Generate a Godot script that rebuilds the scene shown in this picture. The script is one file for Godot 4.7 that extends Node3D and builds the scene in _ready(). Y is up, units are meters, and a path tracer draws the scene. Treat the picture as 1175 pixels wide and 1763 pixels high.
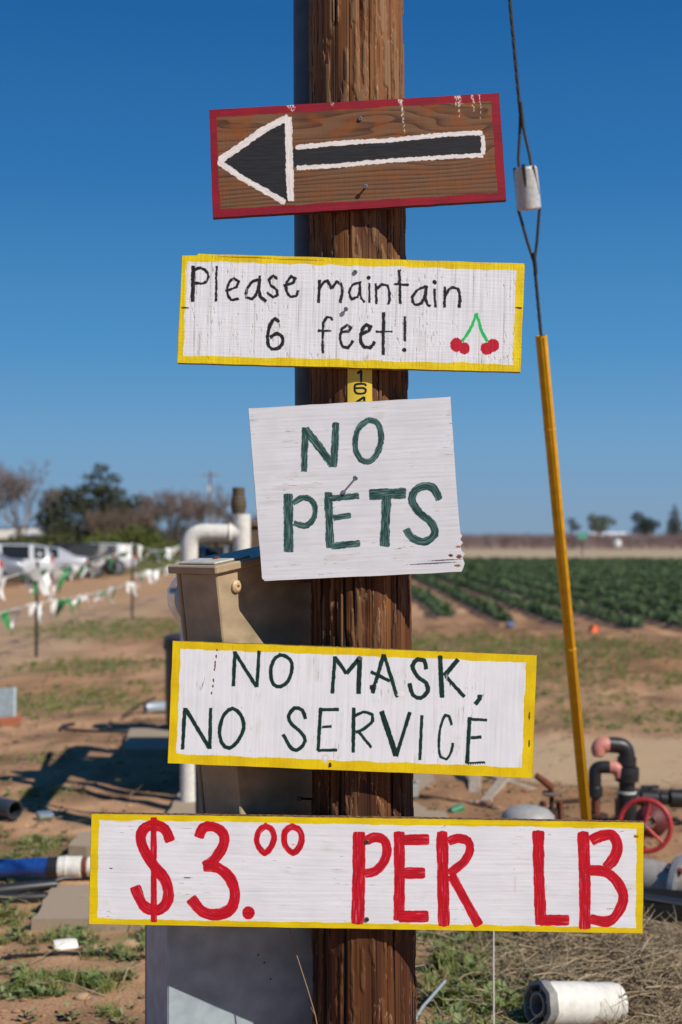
extends Node3D
# A utility pole with five hand-painted boards at the edge of a berry field. Units are metres, y is up, the camera looks along -z.

var rng := RandomNumberGenerator.new()
var taken := {}
var tex := {}
var M := {}
const BOARD_Z := -3.18        # the plane of the painted faces
const SUN := Vector3(1.2, 1.4, 1.0)


# ------------------------------------------------------------------ naming
func numbered(called: String) -> String:
	var n: int = taken.get(called, 0)
	taken[called] = n + 1
	return called if n == 0 else "%s_%03d" % [called, n]

func thing(called: String, label: String, category: String, at := Vector3.ZERO, group := "") -> Node3D:
	var o := Node3D.new()
	o.name = numbered(called)
	add_child(o)
	o.position = at
	o.set_meta("label", label)
	o.set_meta("category", category)
	if group != "":
		o.set_meta("group", group)
	return o

func obj(called: String, st: SurfaceTool, m: Material, parent: Node = null) -> MeshInstance3D:
	st.generate_normals()
	return put_mesh(called, st.commit(), m, parent)

func put_mesh(called: String, mesh: Mesh, m: Material, parent: Node = null) -> MeshInstance3D:
	var o := MeshInstance3D.new()
	o.mesh = mesh
	o.material_override = m
	if parent == null:
		o.name = numbered(called)
		add_child(o)
	else:
		var n := 0
		var nm := called
		while parent.has_node(NodePath(nm)):
			n += 1
			nm = "%s_%03d" % [called, n]
		o.name = nm
		parent.add_child(o)
	return o

func tag(o: Node, label: String, category: String, group := "") -> void:
	o.set_meta("label", label)
	o.set_meta("category", category)
	if group != "":
		o.set_meta("group", group)

func structure(o: Node, label := "") -> void:
	o.set_meta("kind", "structure")
	if label != "":
		o.set_meta("label", label)

func scatter(called: String, label: String, category: String, mesh: Mesh, m: Material, where: Array, tints: Array = [], parent: Node = null) -> MultiMeshInstance3D:
	var mm := MultiMesh.new()
	mm.transform_format = MultiMesh.TRANSFORM_3D
	mm.use_colors = tints.size() > 0
	mm.mesh = mesh
	mm.instance_count = where.size()
	for i in where.size():
		mm.set_instance_transform(i, where[i])
		if tints.size() > 0:
			mm.set_instance_color(i, tints[i])
	var o := MultiMeshInstance3D.new()
	o.multimesh = mm
	o.material_override = m
	o.name = numbered(called) if parent == null else called
	(self if parent == null else parent).add_child(o, true)
	o.set_meta("kind", "stuff")
	if parent == null:
		o.set_meta("label", label)
		o.set_meta("category", category)
	return o


# ------------------------------------------------------------------ shapes
func newst() -> SurfaceTool:
	var st := SurfaceTool.new()
	st.begin(Mesh.PRIMITIVE_TRIANGLES)
	st.set_smooth_group(-1)
	return st

func tri(st: SurfaceTool, a: Vector3, b: Vector3, c: Vector3) -> void:      # counter-clockwise from outside
	st.add_vertex(a)
	st.add_vertex(c)
	st.add_vertex(b)

func quad(st: SurfaceTool, a: Vector3, b: Vector3, c: Vector3, d: Vector3) -> void:
	tri(st, a, b, c)
	tri(st, a, c, d)

func face_out(st: SurfaceTool, p: Array, centre: Vector3) -> void:          # a convex polygon turned away from a point
	var n: Vector3 = (p[1] - p[0]).cross(p[2] - p[0])
	var q := p.duplicate()
	if n.dot(p[0] - centre) < 0.0:
		q.reverse()
	for i in range(1, q.size() - 1):
		tri(st, q[0], q[i], q[i + 1])

func box(st: SurfaceTool, size: Vector3, t := Transform3D(), bevel := 0.0) -> void:
	st.set_smooth_group(-1)
	var h := size * 0.5
	var c := t.origin
	var v := func(s: Vector3, axis: int) -> Vector3:
		var p := Vector3(s.x * (h.x - bevel), s.y * (h.y - bevel), s.z * (h.z - bevel))
		p[axis] = s[axis] * h[axis]
		return t * p
	for axis in 3:
		for s in [-1.0, 1.0]:
			var p := []
			for k in [[-1, -1], [1, -1], [1, 1], [-1, 1]]:
				var q := Vector3()
				q[axis] = s
				q[(axis + 1) % 3] = k[0]
				q[(axis + 2) % 3] = k[1]
				p.append(v.call(q, axis))
			face_out(st, p, c)
	if bevel <= 0.0:
		return
	for axis in 3:
		var a := (axis + 1) % 3
		var b := (axis + 2) % 3
		for sa in [-1.0, 1.0]:
			for sb in [-1.0, 1.0]:
				var lo := Vector3()
				lo[a] = sa
				lo[b] = sb
				var hi := lo
				lo[axis] = -1.0
				hi[axis] = 1.0
				face_out(st, [v.call(lo, a), v.call(hi, a), v.call(hi, b), v.call(lo, b)], c)
	for x in [-1.0, 1.0]:
		for y in [-1.0, 1.0]:
			for z in [-1.0, 1.0]:
				var s := Vector3(x, y, z)
				face_out(st, [v.call(s, 0), v.call(s, 1), v.call(s, 2)], c)

func at(x: float, y: float, z: float, turn := 0.0, tilt := 0.0, roll := 0.0) -> Transform3D:
	return Transform3D(Basis.from_euler(Vector3(tilt, turn, roll)), Vector3(x, y, z))

func along(a: Vector3, b: Vector3) -> Transform3D:                          # y axis from a towards b, origin a
	var y := (b - a).normalized()
	var x := y.cross(Vector3(0, 0, 1) if absf(y.z) < 0.9 else Vector3(1, 0, 0)).normalized()
	return Transform3D(Basis(x, y, x.cross(y)), a)

func lathe(st: SurfaceTool, prof: Array, sides: int, t := Transform3D(), smooth := false) -> void:   # prof: Vector2(radius, height), bottom to top outside
	for i in prof.size() - 1:
		st.set_smooth_group(1 if smooth else 10 + i)
		var p: Vector2 = prof[i]
		var q: Vector2 = prof[i + 1]
		for k in sides:
			var a := TAU * k / sides
			var b := TAU * (k + 1) / sides
			var a0 := t * Vector3(cos(a) * p.x, p.y, -sin(a) * p.x)
			var b0 := t * Vector3(cos(b) * p.x, p.y, -sin(b) * p.x)
			var a1 := t * Vector3(cos(a) * q.x, q.y, -sin(a) * q.x)
			var b1 := t * Vector3(cos(b) * q.x, q.y, -sin(b) * q.x)
			if p.x > 1e-6:
				tri(st, a0, b0, b1 if q.x > 1e-6 else a1)
			if q.x > 1e-6:
				tri(st, a0, b1, a1)

func tube(st: SurfaceTool, pts: Array, radius, sides := 10, cap := true) -> void:
	var n := pts.size()
	var rings := []
	var t0: Vector3 = (pts[1] - pts[0]).normalized()
	var u := t0.cross(Vector3(0, 1, 0) if absf(t0.y) < 0.9 else Vector3(1, 0, 0)).normalized()
	for i in n:
		var t: Vector3 = (pts[mini(i + 1, n - 1)] - pts[maxi(i - 1, 0)]).normalized()
		u = (u - t * u.dot(t)).normalized()
		var w := t.cross(u)
		var r: float = radius[i] if radius is Array else radius
		var ring := []
		for k in sides:
			var a := TAU * k / sides
			ring.append(pts[i] + (u * cos(a) + w * sin(a)) * r)
		rings.append(ring)
	st.set_smooth_group(2)
	for i in n - 1:
		for k in sides:
			var j := (k + 1) % sides
			quad(st, rings[i][k], rings[i][j], rings[i + 1][j], rings[i + 1][k])
	if cap:
		st.set_smooth_group(-1)
		for k in range(1, sides - 1):
			tri(st, rings[0][0], rings[0][k + 1], rings[0][k])
			tri(st, rings[n - 1][0], rings[n - 1][k], rings[n - 1][k + 1])

func bend(a: Vector3, corner: Vector3, b: Vector3, r: float, steps := 8) -> Array:   # a pipe run with one rounded corner
	var p := corner + (a - corner).normalized() * r
	var q := corner + (b - corner).normalized() * r
	var out := [a]
	for i in steps + 1:
		var s := float(i) / steps
		out.append(p.lerp(corner, s).lerp(corner.lerp(q, s), s))
	out.append(b)
	return out

func hollow(st: SurfaceTool, ro: float, ri: float, length: float, t: Transform3D, sides := 24, depth := -1.0) -> void:   # an open pipe along y
	var d := length if depth < 0.0 else depth
	lathe(st, [Vector2(ro, 0), Vector2(ro, length), Vector2(ri, length), Vector2(ri, length - d)], sides, t)
	lathe(st, [Vector2(ri, 0), Vector2(ro, 0)], sides, t)
	if d >= length:
		return
	lathe(st, [Vector2(ri, length - d), Vector2(0, length - d)], sides, t)


# ------------------------------------------------------------------ materials
func noise(freq: float, sd: int, oct := 4, kind := FastNoiseLite.TYPE_SIMPLEX_SMOOTH) -> FastNoiseLite:
	var n := FastNoiseLite.new()
	n.seed = sd
	n.frequency = freq
	n.noise_type = kind
	n.fractal_octaves = oct
	return n

func bytes_of(freq: float, sd: int, oct: int, cw: int, ch: int, w: int, h: int) -> PackedByteArray:   # noise drawn small and stretched: grain
	var im := noise(freq, sd, oct).get_image(maxi(cw, 4), maxi(ch, 4))
	im.convert(Image.FORMAT_L8)
	im.resize(w, h, Image.INTERPOLATE_CUBIC)
	return im.get_data()

func grey(name: String, freq: float, sd: int, oct: int, lo: float, hi: float, gain := 1.0, sx := 1, sy := 1) -> void:
	var s := 512
	var im := noise(freq, sd, oct).get_seamless_image(s / sx, s / sy)
	im.convert(Image.FORMAT_L8)
	im.resize(s, s, Image.INTERPOLATE_CUBIC)
	var d := im.get_data()
	for i in d.size():
		var v := clampf((d[i] / 255.0 - 0.5) * gain + 0.5, 0.0, 1.0)
		d[i] = int(255.0 * lerpf(lo, hi, v))
	tex[name] = ImageTexture.create_from_image(Image.create_from_data(s, s, false, Image.FORMAT_L8, d))

func mat(name: String, c: Color, rough: float, metal := 0.0, mottle := "", scale := 1.0, relief := 0.0) -> StandardMaterial3D:
	if M.has(name):
		return M[name]
	var m := StandardMaterial3D.new()
	m.resource_name = name
	m.albedo_color = c
	m.roughness = rough
	m.metallic = metal
	if mottle != "":
		m.albedo_texture = tex[mottle]
		m.uv1_triplanar = true
		m.uv1_scale = Vector3.ONE * scale
		if relief != 0.0:
			m.heightmap_enabled = true
			m.heightmap_texture = tex[mottle]
			m.heightmap_scale = relief
	M[name] = m
	return m

func rgb(r: int, g: int, b: int) -> Color:
	return Color(r / 255.0, g / 255.0, b / 255.0)


# ------------------------------------------------------------------ painted boards
class Board:
	var w: int
	var h: int
	var s := 1.2                  # texels per millimetre
	var ox: float
	var oy: float
	var R := PackedFloat32Array()
	var G := PackedFloat32Array()
	var B := PackedFloat32Array()
	var H := PackedFloat32Array()
	var corners: Array
	var paints := {}
	var edge: FastNoiseLite
	var streak: FastNoiseLite
	var dry := 0.0                # how far the relief keeps paint out of the hollows
	var streaky := 0.25
	var rough_edge := 1.2
	var dry_end := 0.0
	var count := 0

	func _init(c: Array, sd: int) -> void:
		corners = c
		var lo := Vector2(1e9, 1e9)
		var hi := -lo
		for p in c:
			lo = lo.min(p)
			hi = hi.max(p)
		ox = lo.x - 6.0
		oy = hi.y + 6.0
		w = int((hi.x - lo.x + 12.0) * s)
		h = int((hi.y - lo.y + 12.0) * s)
		for a in [R, G, B, H]:
			a.resize(w * h)
		edge = FastNoiseLite.new()
		edge.seed = sd
		edge.frequency = 0.09
		edge.fractal_octaves = 3
		streak = FastNoiseLite.new()
		streak.seed = sd + 9
		streak.frequency = 0.16
		streak.fractal_octaves = 2

	func lay(i: int, a: float, c: Color, thick: float) -> void:
		R[i] = lerpf(R[i], c.r, a)
		G[i] = lerpf(G[i], c.g, a)
		B[i] = lerpf(B[i], c.b, a)
		H[i] += thick * a

	func stroke(width: float, p: Array, curved: bool, paint: String) -> void:
		count += 1
		var pts := PackedVector2Array()
		for i in range(0, p.size(), 2):
			pts.append(Vector2(p[i] - ox, oy - p[i + 1]) * s)
		if curved:
			var curve := PackedVector2Array()
			var last := pts.size() - 1
			var closed := pts[0].distance_to(pts[last]) < 1.0
			for i in last:
				var a := pts[i - 1] if i > 0 else (pts[last - 1] if closed else pts[0])
				var d := pts[i + 2] if i + 2 <= last else (pts[1] if closed else pts[last])
				var steps := maxi(1, int(pts[i].distance_to(pts[i + 1]) / 9.0))
				for k in steps:
					curve.append(pts[i].cubic_interpolate(pts[i + 1], a, d, float(k) / steps))
			curve.append(pts[pts.size() - 1])
			pts = curve
		var r := width * 0.5 * s
		var whole := 0.0
		for i in pts.size() - 1:
			whole += pts[i].distance_to(pts[i + 1])
		if whole > r * 4.0 and pts[0].distance_to(pts[pts.size() - 1]) > 1.0:   # the brush ends where the mark ends
			for turn in 2:
				var cut := r * 0.7
				while pts.size() > 2 and pts[0].distance_to(pts[1]) < cut:
					cut -= pts[0].distance_to(pts[1])
					pts.remove_at(0)
				pts[0] = pts[0].move_toward(pts[1], minf(cut, pts[0].distance_to(pts[1]) * 0.9))
				pts.reverse()
		var lo := pts[0]
		var hi := pts[0]
		for q in pts:
			lo = lo.min(q)
			hi = hi.max(q)
		var reach := r + 4.0
		var x0 := maxi(0, int(lo.x - reach))
		var y0 := maxi(0, int(lo.y - reach))
		var bw := mini(w - 1, int(hi.x + reach)) - x0 + 1
		var bh := mini(h - 1, int(hi.y + reach)) - y0 + 1
		if bw < 1 or bh < 1:
			return
		var dist := PackedFloat32Array()
		var side := PackedFloat32Array()
		var far := PackedFloat32Array()
		for a in [dist, side, far]:
			a.resize(bw * bh)
		dist.fill(1e9)
		var total := 0.0
		for k in pts.size() - 1:
			var a := pts[k]
			var ab := pts[k + 1] - a
			var len := maxf(ab.length(), 0.001)
			var dir := ab / len
			var sx0 := maxi(x0, int(minf(a.x, pts[k + 1].x) - reach))
			var sx1 := mini(x0 + bw - 1, int(maxf(a.x, pts[k + 1].x) + reach))
			var sy0 := maxi(y0, int(minf(a.y, pts[k + 1].y) - reach))
			var sy1 := mini(y0 + bh - 1, int(maxf(a.y, pts[k + 1].y) + reach))
			var lead := 0.0 if k > 0 else r * 0.12
			var tail := len if k < pts.size() - 2 else len - r * 0.1
			for y in range(sy0, sy1 + 1):
				var dy := y + 0.5 - a.y
				var j := (y - y0) * bw + sx0 - x0
				for x in range(sx0, sx1 + 1):
					var dx := x + 0.5 - a.x
					var t := dx * dir.x + dy * dir.y
					var u := dx * dir.y - dy * dir.x
					var over := maxf(lead - t, t - tail)
					var dd := absf(u)
					if over > 0.0:
						dd = pow(pow(dd, 6.0) + pow(over * 1.05, 6.0), 0.16667) if whole > r * 2.0 and ((k == 0 and t < lead) or (k == pts.size() - 2 and t > tail)) else sqrt(dd * dd + over * over)
					if dd < dist[j]:
						dist[j] = dd
						side[j] = u
						far[j] = total + t
					j += 1
			total += len
		var c: Color = paints[paint][0]
		var c2: Color = paints[paint][1]
		for y in bh:
			for x in bw:
				var j := y * bw + x
				var d := dist[j]
				if d > reach:
					continue
				var n := edge.get_noise_2d((x + x0) * 0.7, (y + y0) * 0.7)
				var swell := edge.get_noise_2d(far[j] * 0.16, count * 53.0) * r * 0.16
				var a := clampf((r + swell - d + n * rough_edge * 1.6) / 1.5 + 0.5, 0.0, 1.0)
				if a <= 0.0:
					continue
				var i := (y + y0) * w + x + x0
				var k := streak.get_noise_2d(side[j] * 1.5, far[j] * 0.09 + count * 37.0)
				if paint == "hatch":
					a *= 1.0 if side[j] > -1.0 else clampf(0.5 + 2.0 * sin(far[j] * 1.0), 0.0, 1.0)
				if dry > 0.0:
					a *= clampf((H[i] - dry + n * 0.1) * 7.0 + 0.8, 0.35, 1.0)
				a *= clampf(1.75 + k * 1.3, 0.72, 1.0)
				var cc := c.lerp(c2, clampf(0.28 + k * 1.5, 0.0, 1.0) * streaky * 2.0)
				if dry_end > 0.0:
					a *= clampf(1.75 - dry_end * maxf(0.0, far[j] / total - 0.6) * 2.5 + k * 1.5, 0.74, 1.0) if total > r * 3.0 else 1.0
				lay(i, a, cc, 0.02 + k * 0.05)

	func fill(p: Array, paint: String) -> void:
		var pts := PackedVector2Array()
		var lo := Vector2(1e9, 1e9)
		var hi := -lo
		for i in range(0, p.size(), 2):
			var q := Vector2(p[i] - ox, oy - p[i + 1]) * s
			pts.append(q)
			lo = lo.min(q)
			hi = hi.max(q)
		for y in range(maxi(0, int(lo.y)), mini(h, int(hi.y) + 1)):
			for x in range(maxi(0, int(lo.x)), mini(w, int(hi.x) + 1)):
				var n := edge.get_noise_2d(x * 1.0, y * 1.0)
				if Geometry2D.is_point_in_polygon(Vector2(x + n * 3.0, y + n * 3.0), pts):
					var i := y * w + x
					var k := streak.get_noise_2d(y * 1.1, x * 0.05)
					lay(i, clampf(1.25 + k + (H[i] - 0.5) * 1.5, 0.72, 1.0), paints[paint][0].lerp(paints[paint][1], clampf(0.3 + k, 0.0, 1.0)), 0.05)

	func border(widths: Array, c: Color, c2: Color, wob: float) -> void:       # top, right, bottom, left in mm
		for y in h:
			for x in w:
				var i := y * w + x
				var p := Vector2(ox + x / s, oy - y / s)
				var n := edge.get_noise_2d(x * 0.12, y * 0.12) * 1.6 * wob + edge.get_noise_2d(x * 0.8, y * 0.8) * wob * 0.55
				var best := -1e9
				for e in 4:
					var a: Vector2 = corners[e]
					var b: Vector2 = corners[(e + 1) % 4]
					var dir := (b - a).normalized()
					var d := (p.x - a.x) * dir.y - (p.y - a.y) * dir.x     # inside is positive
					best = maxf(best, widths[e] + n - d)
				var al := clampf(best * 1.1 + 0.5, 0.0, 1.0)
				if al > 0.0:
					var k := streak.get_noise_2d(x * 0.06, y * 0.06) * 0.7 + streak.get_noise_2d(x * 0.4, y * 0.4) * 0.25
					lay(i, al * clampf(1.35 + k * 0.4 + (H[i] - 0.5) * 0.9, 0.7, 1.0), c.lerp(c2, clampf(0.35 + k * 0.8 - (H[i] - 0.5), 0.0, 1.0)), 0.03)

	func spot(x: float, y: float, rx: float, ry: float, c: Color, deep: float, fuzz := 0.5) -> void:
		for py in range(maxi(0, int((oy - y - ry * 2.0) * s)), mini(h, int((oy - y + ry * 2.0) * s))):
			for px in range(maxi(0, int((x - ox - rx * 2.0) * s)), mini(w, int((x - ox + rx * 2.0) * s))):
				var dx := (ox + px / s - x) / rx
				var dy := (oy - py / s - y) / ry
				var n := edge.get_noise_2d(px * 2.0, py * 2.0)
				var a := clampf((1.0 - sqrt(dx * dx + dy * dy) + n * fuzz) * 3.0 * (rx / 3.0 if fuzz < 0.3 else 1.0), 0.0, 1.0)
				if a > 0.0:
					lay(py * w + px, a, c, deep)

	func drip(x: float, y0: float, y1: float, wide: float) -> void:           # bird lime running down a board
		for py in range(maxi(0, int((oy - y0) * s)), mini(h, int((oy - y1) * s))):
			var f := clampf((py / s - (oy - y0)) / maxf(y0 - y1, 1.0), 0.0, 1.0)
			var cx := x + edge.get_noise_2d(py * 0.25, x * 9.0) * wide * 1.6
			for px in range(int((cx - wide - ox) * s), int((cx + wide - ox) * s) + 1):
				if px < 0 or px >= w:
					continue
				var n := edge.get_noise_2d(px * 2.2, py * 1.1)
				var a := clampf((1.0 - absf(ox + px / s - cx) / wide + n * 1.5 - f * 0.8) * 1.6, 0.0, 0.9)
				lay(py * w + px, a, Color(0.86, 0.83, 0.78), 0.08)

	func picture() -> Image:
		var d := PackedByteArray()
		d.resize(w * h * 3)
		for i in w * h:
			d[i * 3] = int(clampf(R[i], 0.0, 1.0) * 255.0)
			d[i * 3 + 1] = int(clampf(G[i], 0.0, 1.0) * 255.0)
			d[i * 3 + 2] = int(clampf(B[i], 0.0, 1.0) * 255.0)
		return Image.create_from_data(w, h, false, Image.FORMAT_RGB8, d)

	func relief() -> Image:
		var d := PackedByteArray()
		d.resize(w * h)
		for i in w * h:
			d[i] = int(clampf(H[i], 0.0, 1.0) * 255.0)
		return Image.create_from_data(w, h, false, Image.FORMAT_L8, d)


func whitewash(b: Board, sd: int, upright: bool, kind: String, tone: float) -> void:       # weathered white paint over timber grain
	var w := b.w
	var h := b.h
	var long := 46.0
	var grain := bytes_of(0.16, sd, 3, int(w / 1.6) if upright else int(w / long), int(h / long) if upright else int(h / 1.6), w, h)
	var band := bytes_of(0.05, sd + 1, 3, int(w / 2.0) if upright else int(w / 90.0), int(h / 90.0) if upright else int(h / 2.0), w, h)
	var cross := bytes_of(0.3, sd + 2, 2, int(w / 30.0) if upright else int(w / 2.0), int(h / 2.0) if upright else int(h / 30.0), w, h)
	var tear := bytes_of(0.22, sd + 3, 3, int(w / 2.2) if upright else int(w / 6.0), int(h / 6.0) if upright else int(h / 2.2), w, h)
	var cloud := bytes_of(0.02, sd + 4, 4, w / 3, h / 3, w, h)
	var fibre := bytes_of(0.11, sd + 5, 2, int(w / 2.0) if upright else int(w / 70.0), int(h / 70.0) if upright else int(h / 2.0), w, h)
	var rough := kind == "sawn"
	for i in w * h:
		var g := grain[i] / 255.0
		var bd := band[i] / 255.0
		var cl := cloud[i] / 255.0
		var tr := tear[i] / 255.0
		var x := 0.5 + ((g - 0.5) * 0.35 + (bd - 0.5) * 0.3) * (1.0 if rough else 0.62)
		var white := tone + (cl - 0.5) * 0.05 + (g - 0.5) * 0.035
		var r := white - 0.006
		var gg := white - 0.004
		var bb := white + 0.013
		if rough:
			x += (cross[i] / 255.0 - 0.5) * 0.2
			var torn := clampf((tr - 0.66) * 6.0, 0.0, 1.0) * clampf((bd + cl - 0.95) * 5.0, 0.0, 1.0)
			x -= torn * 0.45
			var show := clampf((0.34 - g) * 4.0, 0.0, 1.0) * 0.5 * clampf((bd - 0.35) * 3.0, 0.0, 1.0) + torn * 0.3
			r -= show * 0.36
			gg -= show * 0.43
			bb -= show * 0.52
		else:
			x += (tr - 0.5) * 0.10
			var thin := clampf((0.22 - g) * 4.0, 0.0, 1.0) * 0.05
			r -= thin
			gg -= thin
			bb -= thin
		var dirt := clampf((cl - 0.60) * 3.0, 0.0, 1.0) * clampf((bd - 0.35) * 2.0, 0.0, 1.0) * 0.075
		r -= dirt
		gg -= dirt * 1.12
		bb -= dirt * 1.4
		var line := absf(fibre[i] / 255.0 - 0.5)
		var crack := clampf((0.011 - line) * 120.0, 0.0, 1.0) * clampf((cl - (0.66 if not rough else 0.60)) * 8.0, 0.0, 1.0) * clampf((tr - 0.3) * 4.0, 0.0, 1.0)
		x -= crack * 0.4
		r -= crack * 0.34
		gg -= crack * 0.35
		bb -= crack * 0.36
		b.R[i] = r
		b.G[i] = gg
		b.B[i] = bb
		b.H[i] = x

func bare_timber(b: Board, sd: int) -> void:                                  # brown stained fir with growth rings
	var w := b.w
	var h := b.h
	var grain := bytes_of(0.16, sd, 3, int(w / 50.0), int(h / 1.5), w, h)
	var warp := bytes_of(0.07, sd + 1, 2, int(w / 34.0), int(h / 5.0), w, h)
	var cloud := bytes_of(0.03, sd + 2, 4, w / 3, h / 2, w, h)
	var saw := bytes_of(0.4, sd + 3, 2, int(w / 2.0), int(h / 40.0), w, h)
	for y in h:
		var f := float(y) / h
		var rings := lerpf(5.0, 15.0, smoothstep(0.3, 1.0, f))
		for x in w:
			var i := y * w + x
			var wp := (warp[i] / 255.0 - 0.5) * lerpf(0.55, 0.05, smoothstep(0.25, 0.8, f))
			var v := (f + wp + 0.03 * sin(x * 0.004)) * rings
			var ph := v - floorf(v)
			var late := pow(ph, 3.0) * (1.0 - smoothstep(0.93, 1.0, ph))
			var g := grain[i] / 255.0
			var c := Color(0.49, 0.35, 0.24).lerp(Color(0.27, 0.135, 0.06), late * 0.95)
			c = c.lerp(Color(0.57, 0.30, 0.12), clampf((cloud[i] / 255.0 - 0.45) * 2.4, 0.0, 0.8) * (1.0 - f * 0.6))
			c = c.lerp(Color(0.44, 0.36, 0.27), clampf((g - 0.5) * 1.0, 0.0, 0.35) + 0.2 * smoothstep(0.75, 1.0, f))
			c = c * (0.97 + (saw[i] / 255.0 - 0.5) * 0.09 + (g - 0.5) * 0.12)
			b.R[i] = c.r
			b.G[i] = c.g
			b.B[i] = c.b
			b.H[i] = 0.5 + (g - 0.5) * 0.3 + late * 0.2 + (saw[i] / 255.0 - 0.5) * 0.05

func board_thing(called: String, label: String, b: Board, centre: Vector3, turn: float, thick: float, outline: Array, side: Material, relief_cm: float, rough: float, screws: Array) -> Node3D:
	var t := thing(called, label, "sign", centre)
	t.rotation_degrees.z = turn
	var m := StandardMaterial3D.new()
	m.resource_name = called + "_paint"
	m.albedo_texture = ImageTexture.create_from_image(b.picture())
	m.heightmap_enabled = true
	m.heightmap_texture = ImageTexture.create_from_image(b.relief())
	m.heightmap_scale = relief_cm
	m.roughness = rough
	m.metallic_specular = 0.4
	m.texture_repeat = false
	var poly := PackedVector2Array()
	for i in outline.size():                                   # the sawn outline, a little uneven
		var a: Vector2 = outline[i]
		var c: Vector2 = outline[(i + 1) % outline.size()]
		var n := maxi(1, int(a.distance_to(c) / 28.0))
		var across := (c - a).orthogonal().normalized()
		for k in n:
			var amount := 0.0 if k == 0 else rng.randf_range(-0.55, 0.55)
			poly.append(a.lerp(c, float(k) / n) + across * amount)
	var front := newst()
	var idx := Geometry2D.triangulate_polygon(poly)
	var bev := 1.6
	for k in range(0, idx.size(), 3):
		var v := [poly[idx[k]], poly[idx[k + 1]], poly[idx[k + 2]]]
		if (v[1] - v[0]).cross(v[2] - v[0]) > 0.0:
			v = [v[0], v[2], v[1]]
		for q in v:
			front.set_uv(Vector2((q.x - b.ox) * b.s / b.w, (b.oy - q.y) * b.s / b.h))
			front.add_vertex(Vector3(q.x, q.y, 0) * 0.001)
	front.generate_normals()
	front.generate_tangents()
	put_mesh("painted_face", front.commit(), m, t)
	var st := newst()
	var mid := Vector2.ZERO
	for q in poly:
		mid += q / poly.size()
	var n := poly.size()
	for k in n:
		var q := poly[k]
		var r := poly[(k + 1) % n]
		var qo := q + (q - mid).normalized() * bev * 0.5
		var ro := r + (r - mid).normalized() * bev * 0.5
		var v := func(p: Vector2, z: float) -> Vector3: return Vector3(p.x, p.y, z) * 0.001
		face_out(st, [v.call(q, 0.0), v.call(r, 0.0), v.call(ro, -bev), v.call(qo, -bev)], Vector3(0, 0, -0.01))
		face_out(st, [v.call(qo, -bev), v.call(ro, -bev), v.call(ro, -thick), v.call(qo, -thick)], Vector3(0, 0, -0.01))
	for k in range(0, idx.size(), 3):
		face_out(st, [Vector3(poly[idx[k]].x, poly[idx[k]].y, -thick) * 0.001, Vector3(poly[idx[k + 1]].x, poly[idx[k + 1]].y, -thick) * 0.001, Vector3(poly[idx[k + 2]].x, poly[idx[k + 2]].y, -thick) * 0.001], Vector3.ZERO)
	obj("board", st, side, t)
	for s in screws:                                           # x, y, how far it stands out in mm, head radius
		var sc := newst()
		var out: float = s[2]
		var hr: float = s[3]
		var tr := Transform3D(Basis(Vector3(1, 0, 0), Vector3(0, 0, 1), Vector3(0, -1, 0)), Vector3(s[0], s[1], 0) * 0.001)
		var k := 0.001
		lathe(sc, [Vector2(2.3, -8) * k, Vector2(2.3, out - 2.0) * k, Vector2(hr, out - 1.6) * k, Vector2(hr, out) * k, Vector2(hr * 0.8, out + 1.0) * k, Vector2(hr * 0.42, out + 1.1) * k, Vector2(hr * 0.38, out - 0.6) * k, Vector2(0, out - 0.8) * k], 14, tr)
		obj("screw", sc, M["screw_grey"] if s.size() < 5 else M[s[4]], t)
	return t


func _ready() -> void:
	rng.seed = 20240611
	sky_sun_camera()
	textures()
	ground()
	far_landscape()
	field()
	pole_and_boards()
	cabinets()
	guy_wire()
	pumps()
	valves()
	car_park()
	bunting()
	yard_litter()
	plants()


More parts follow.
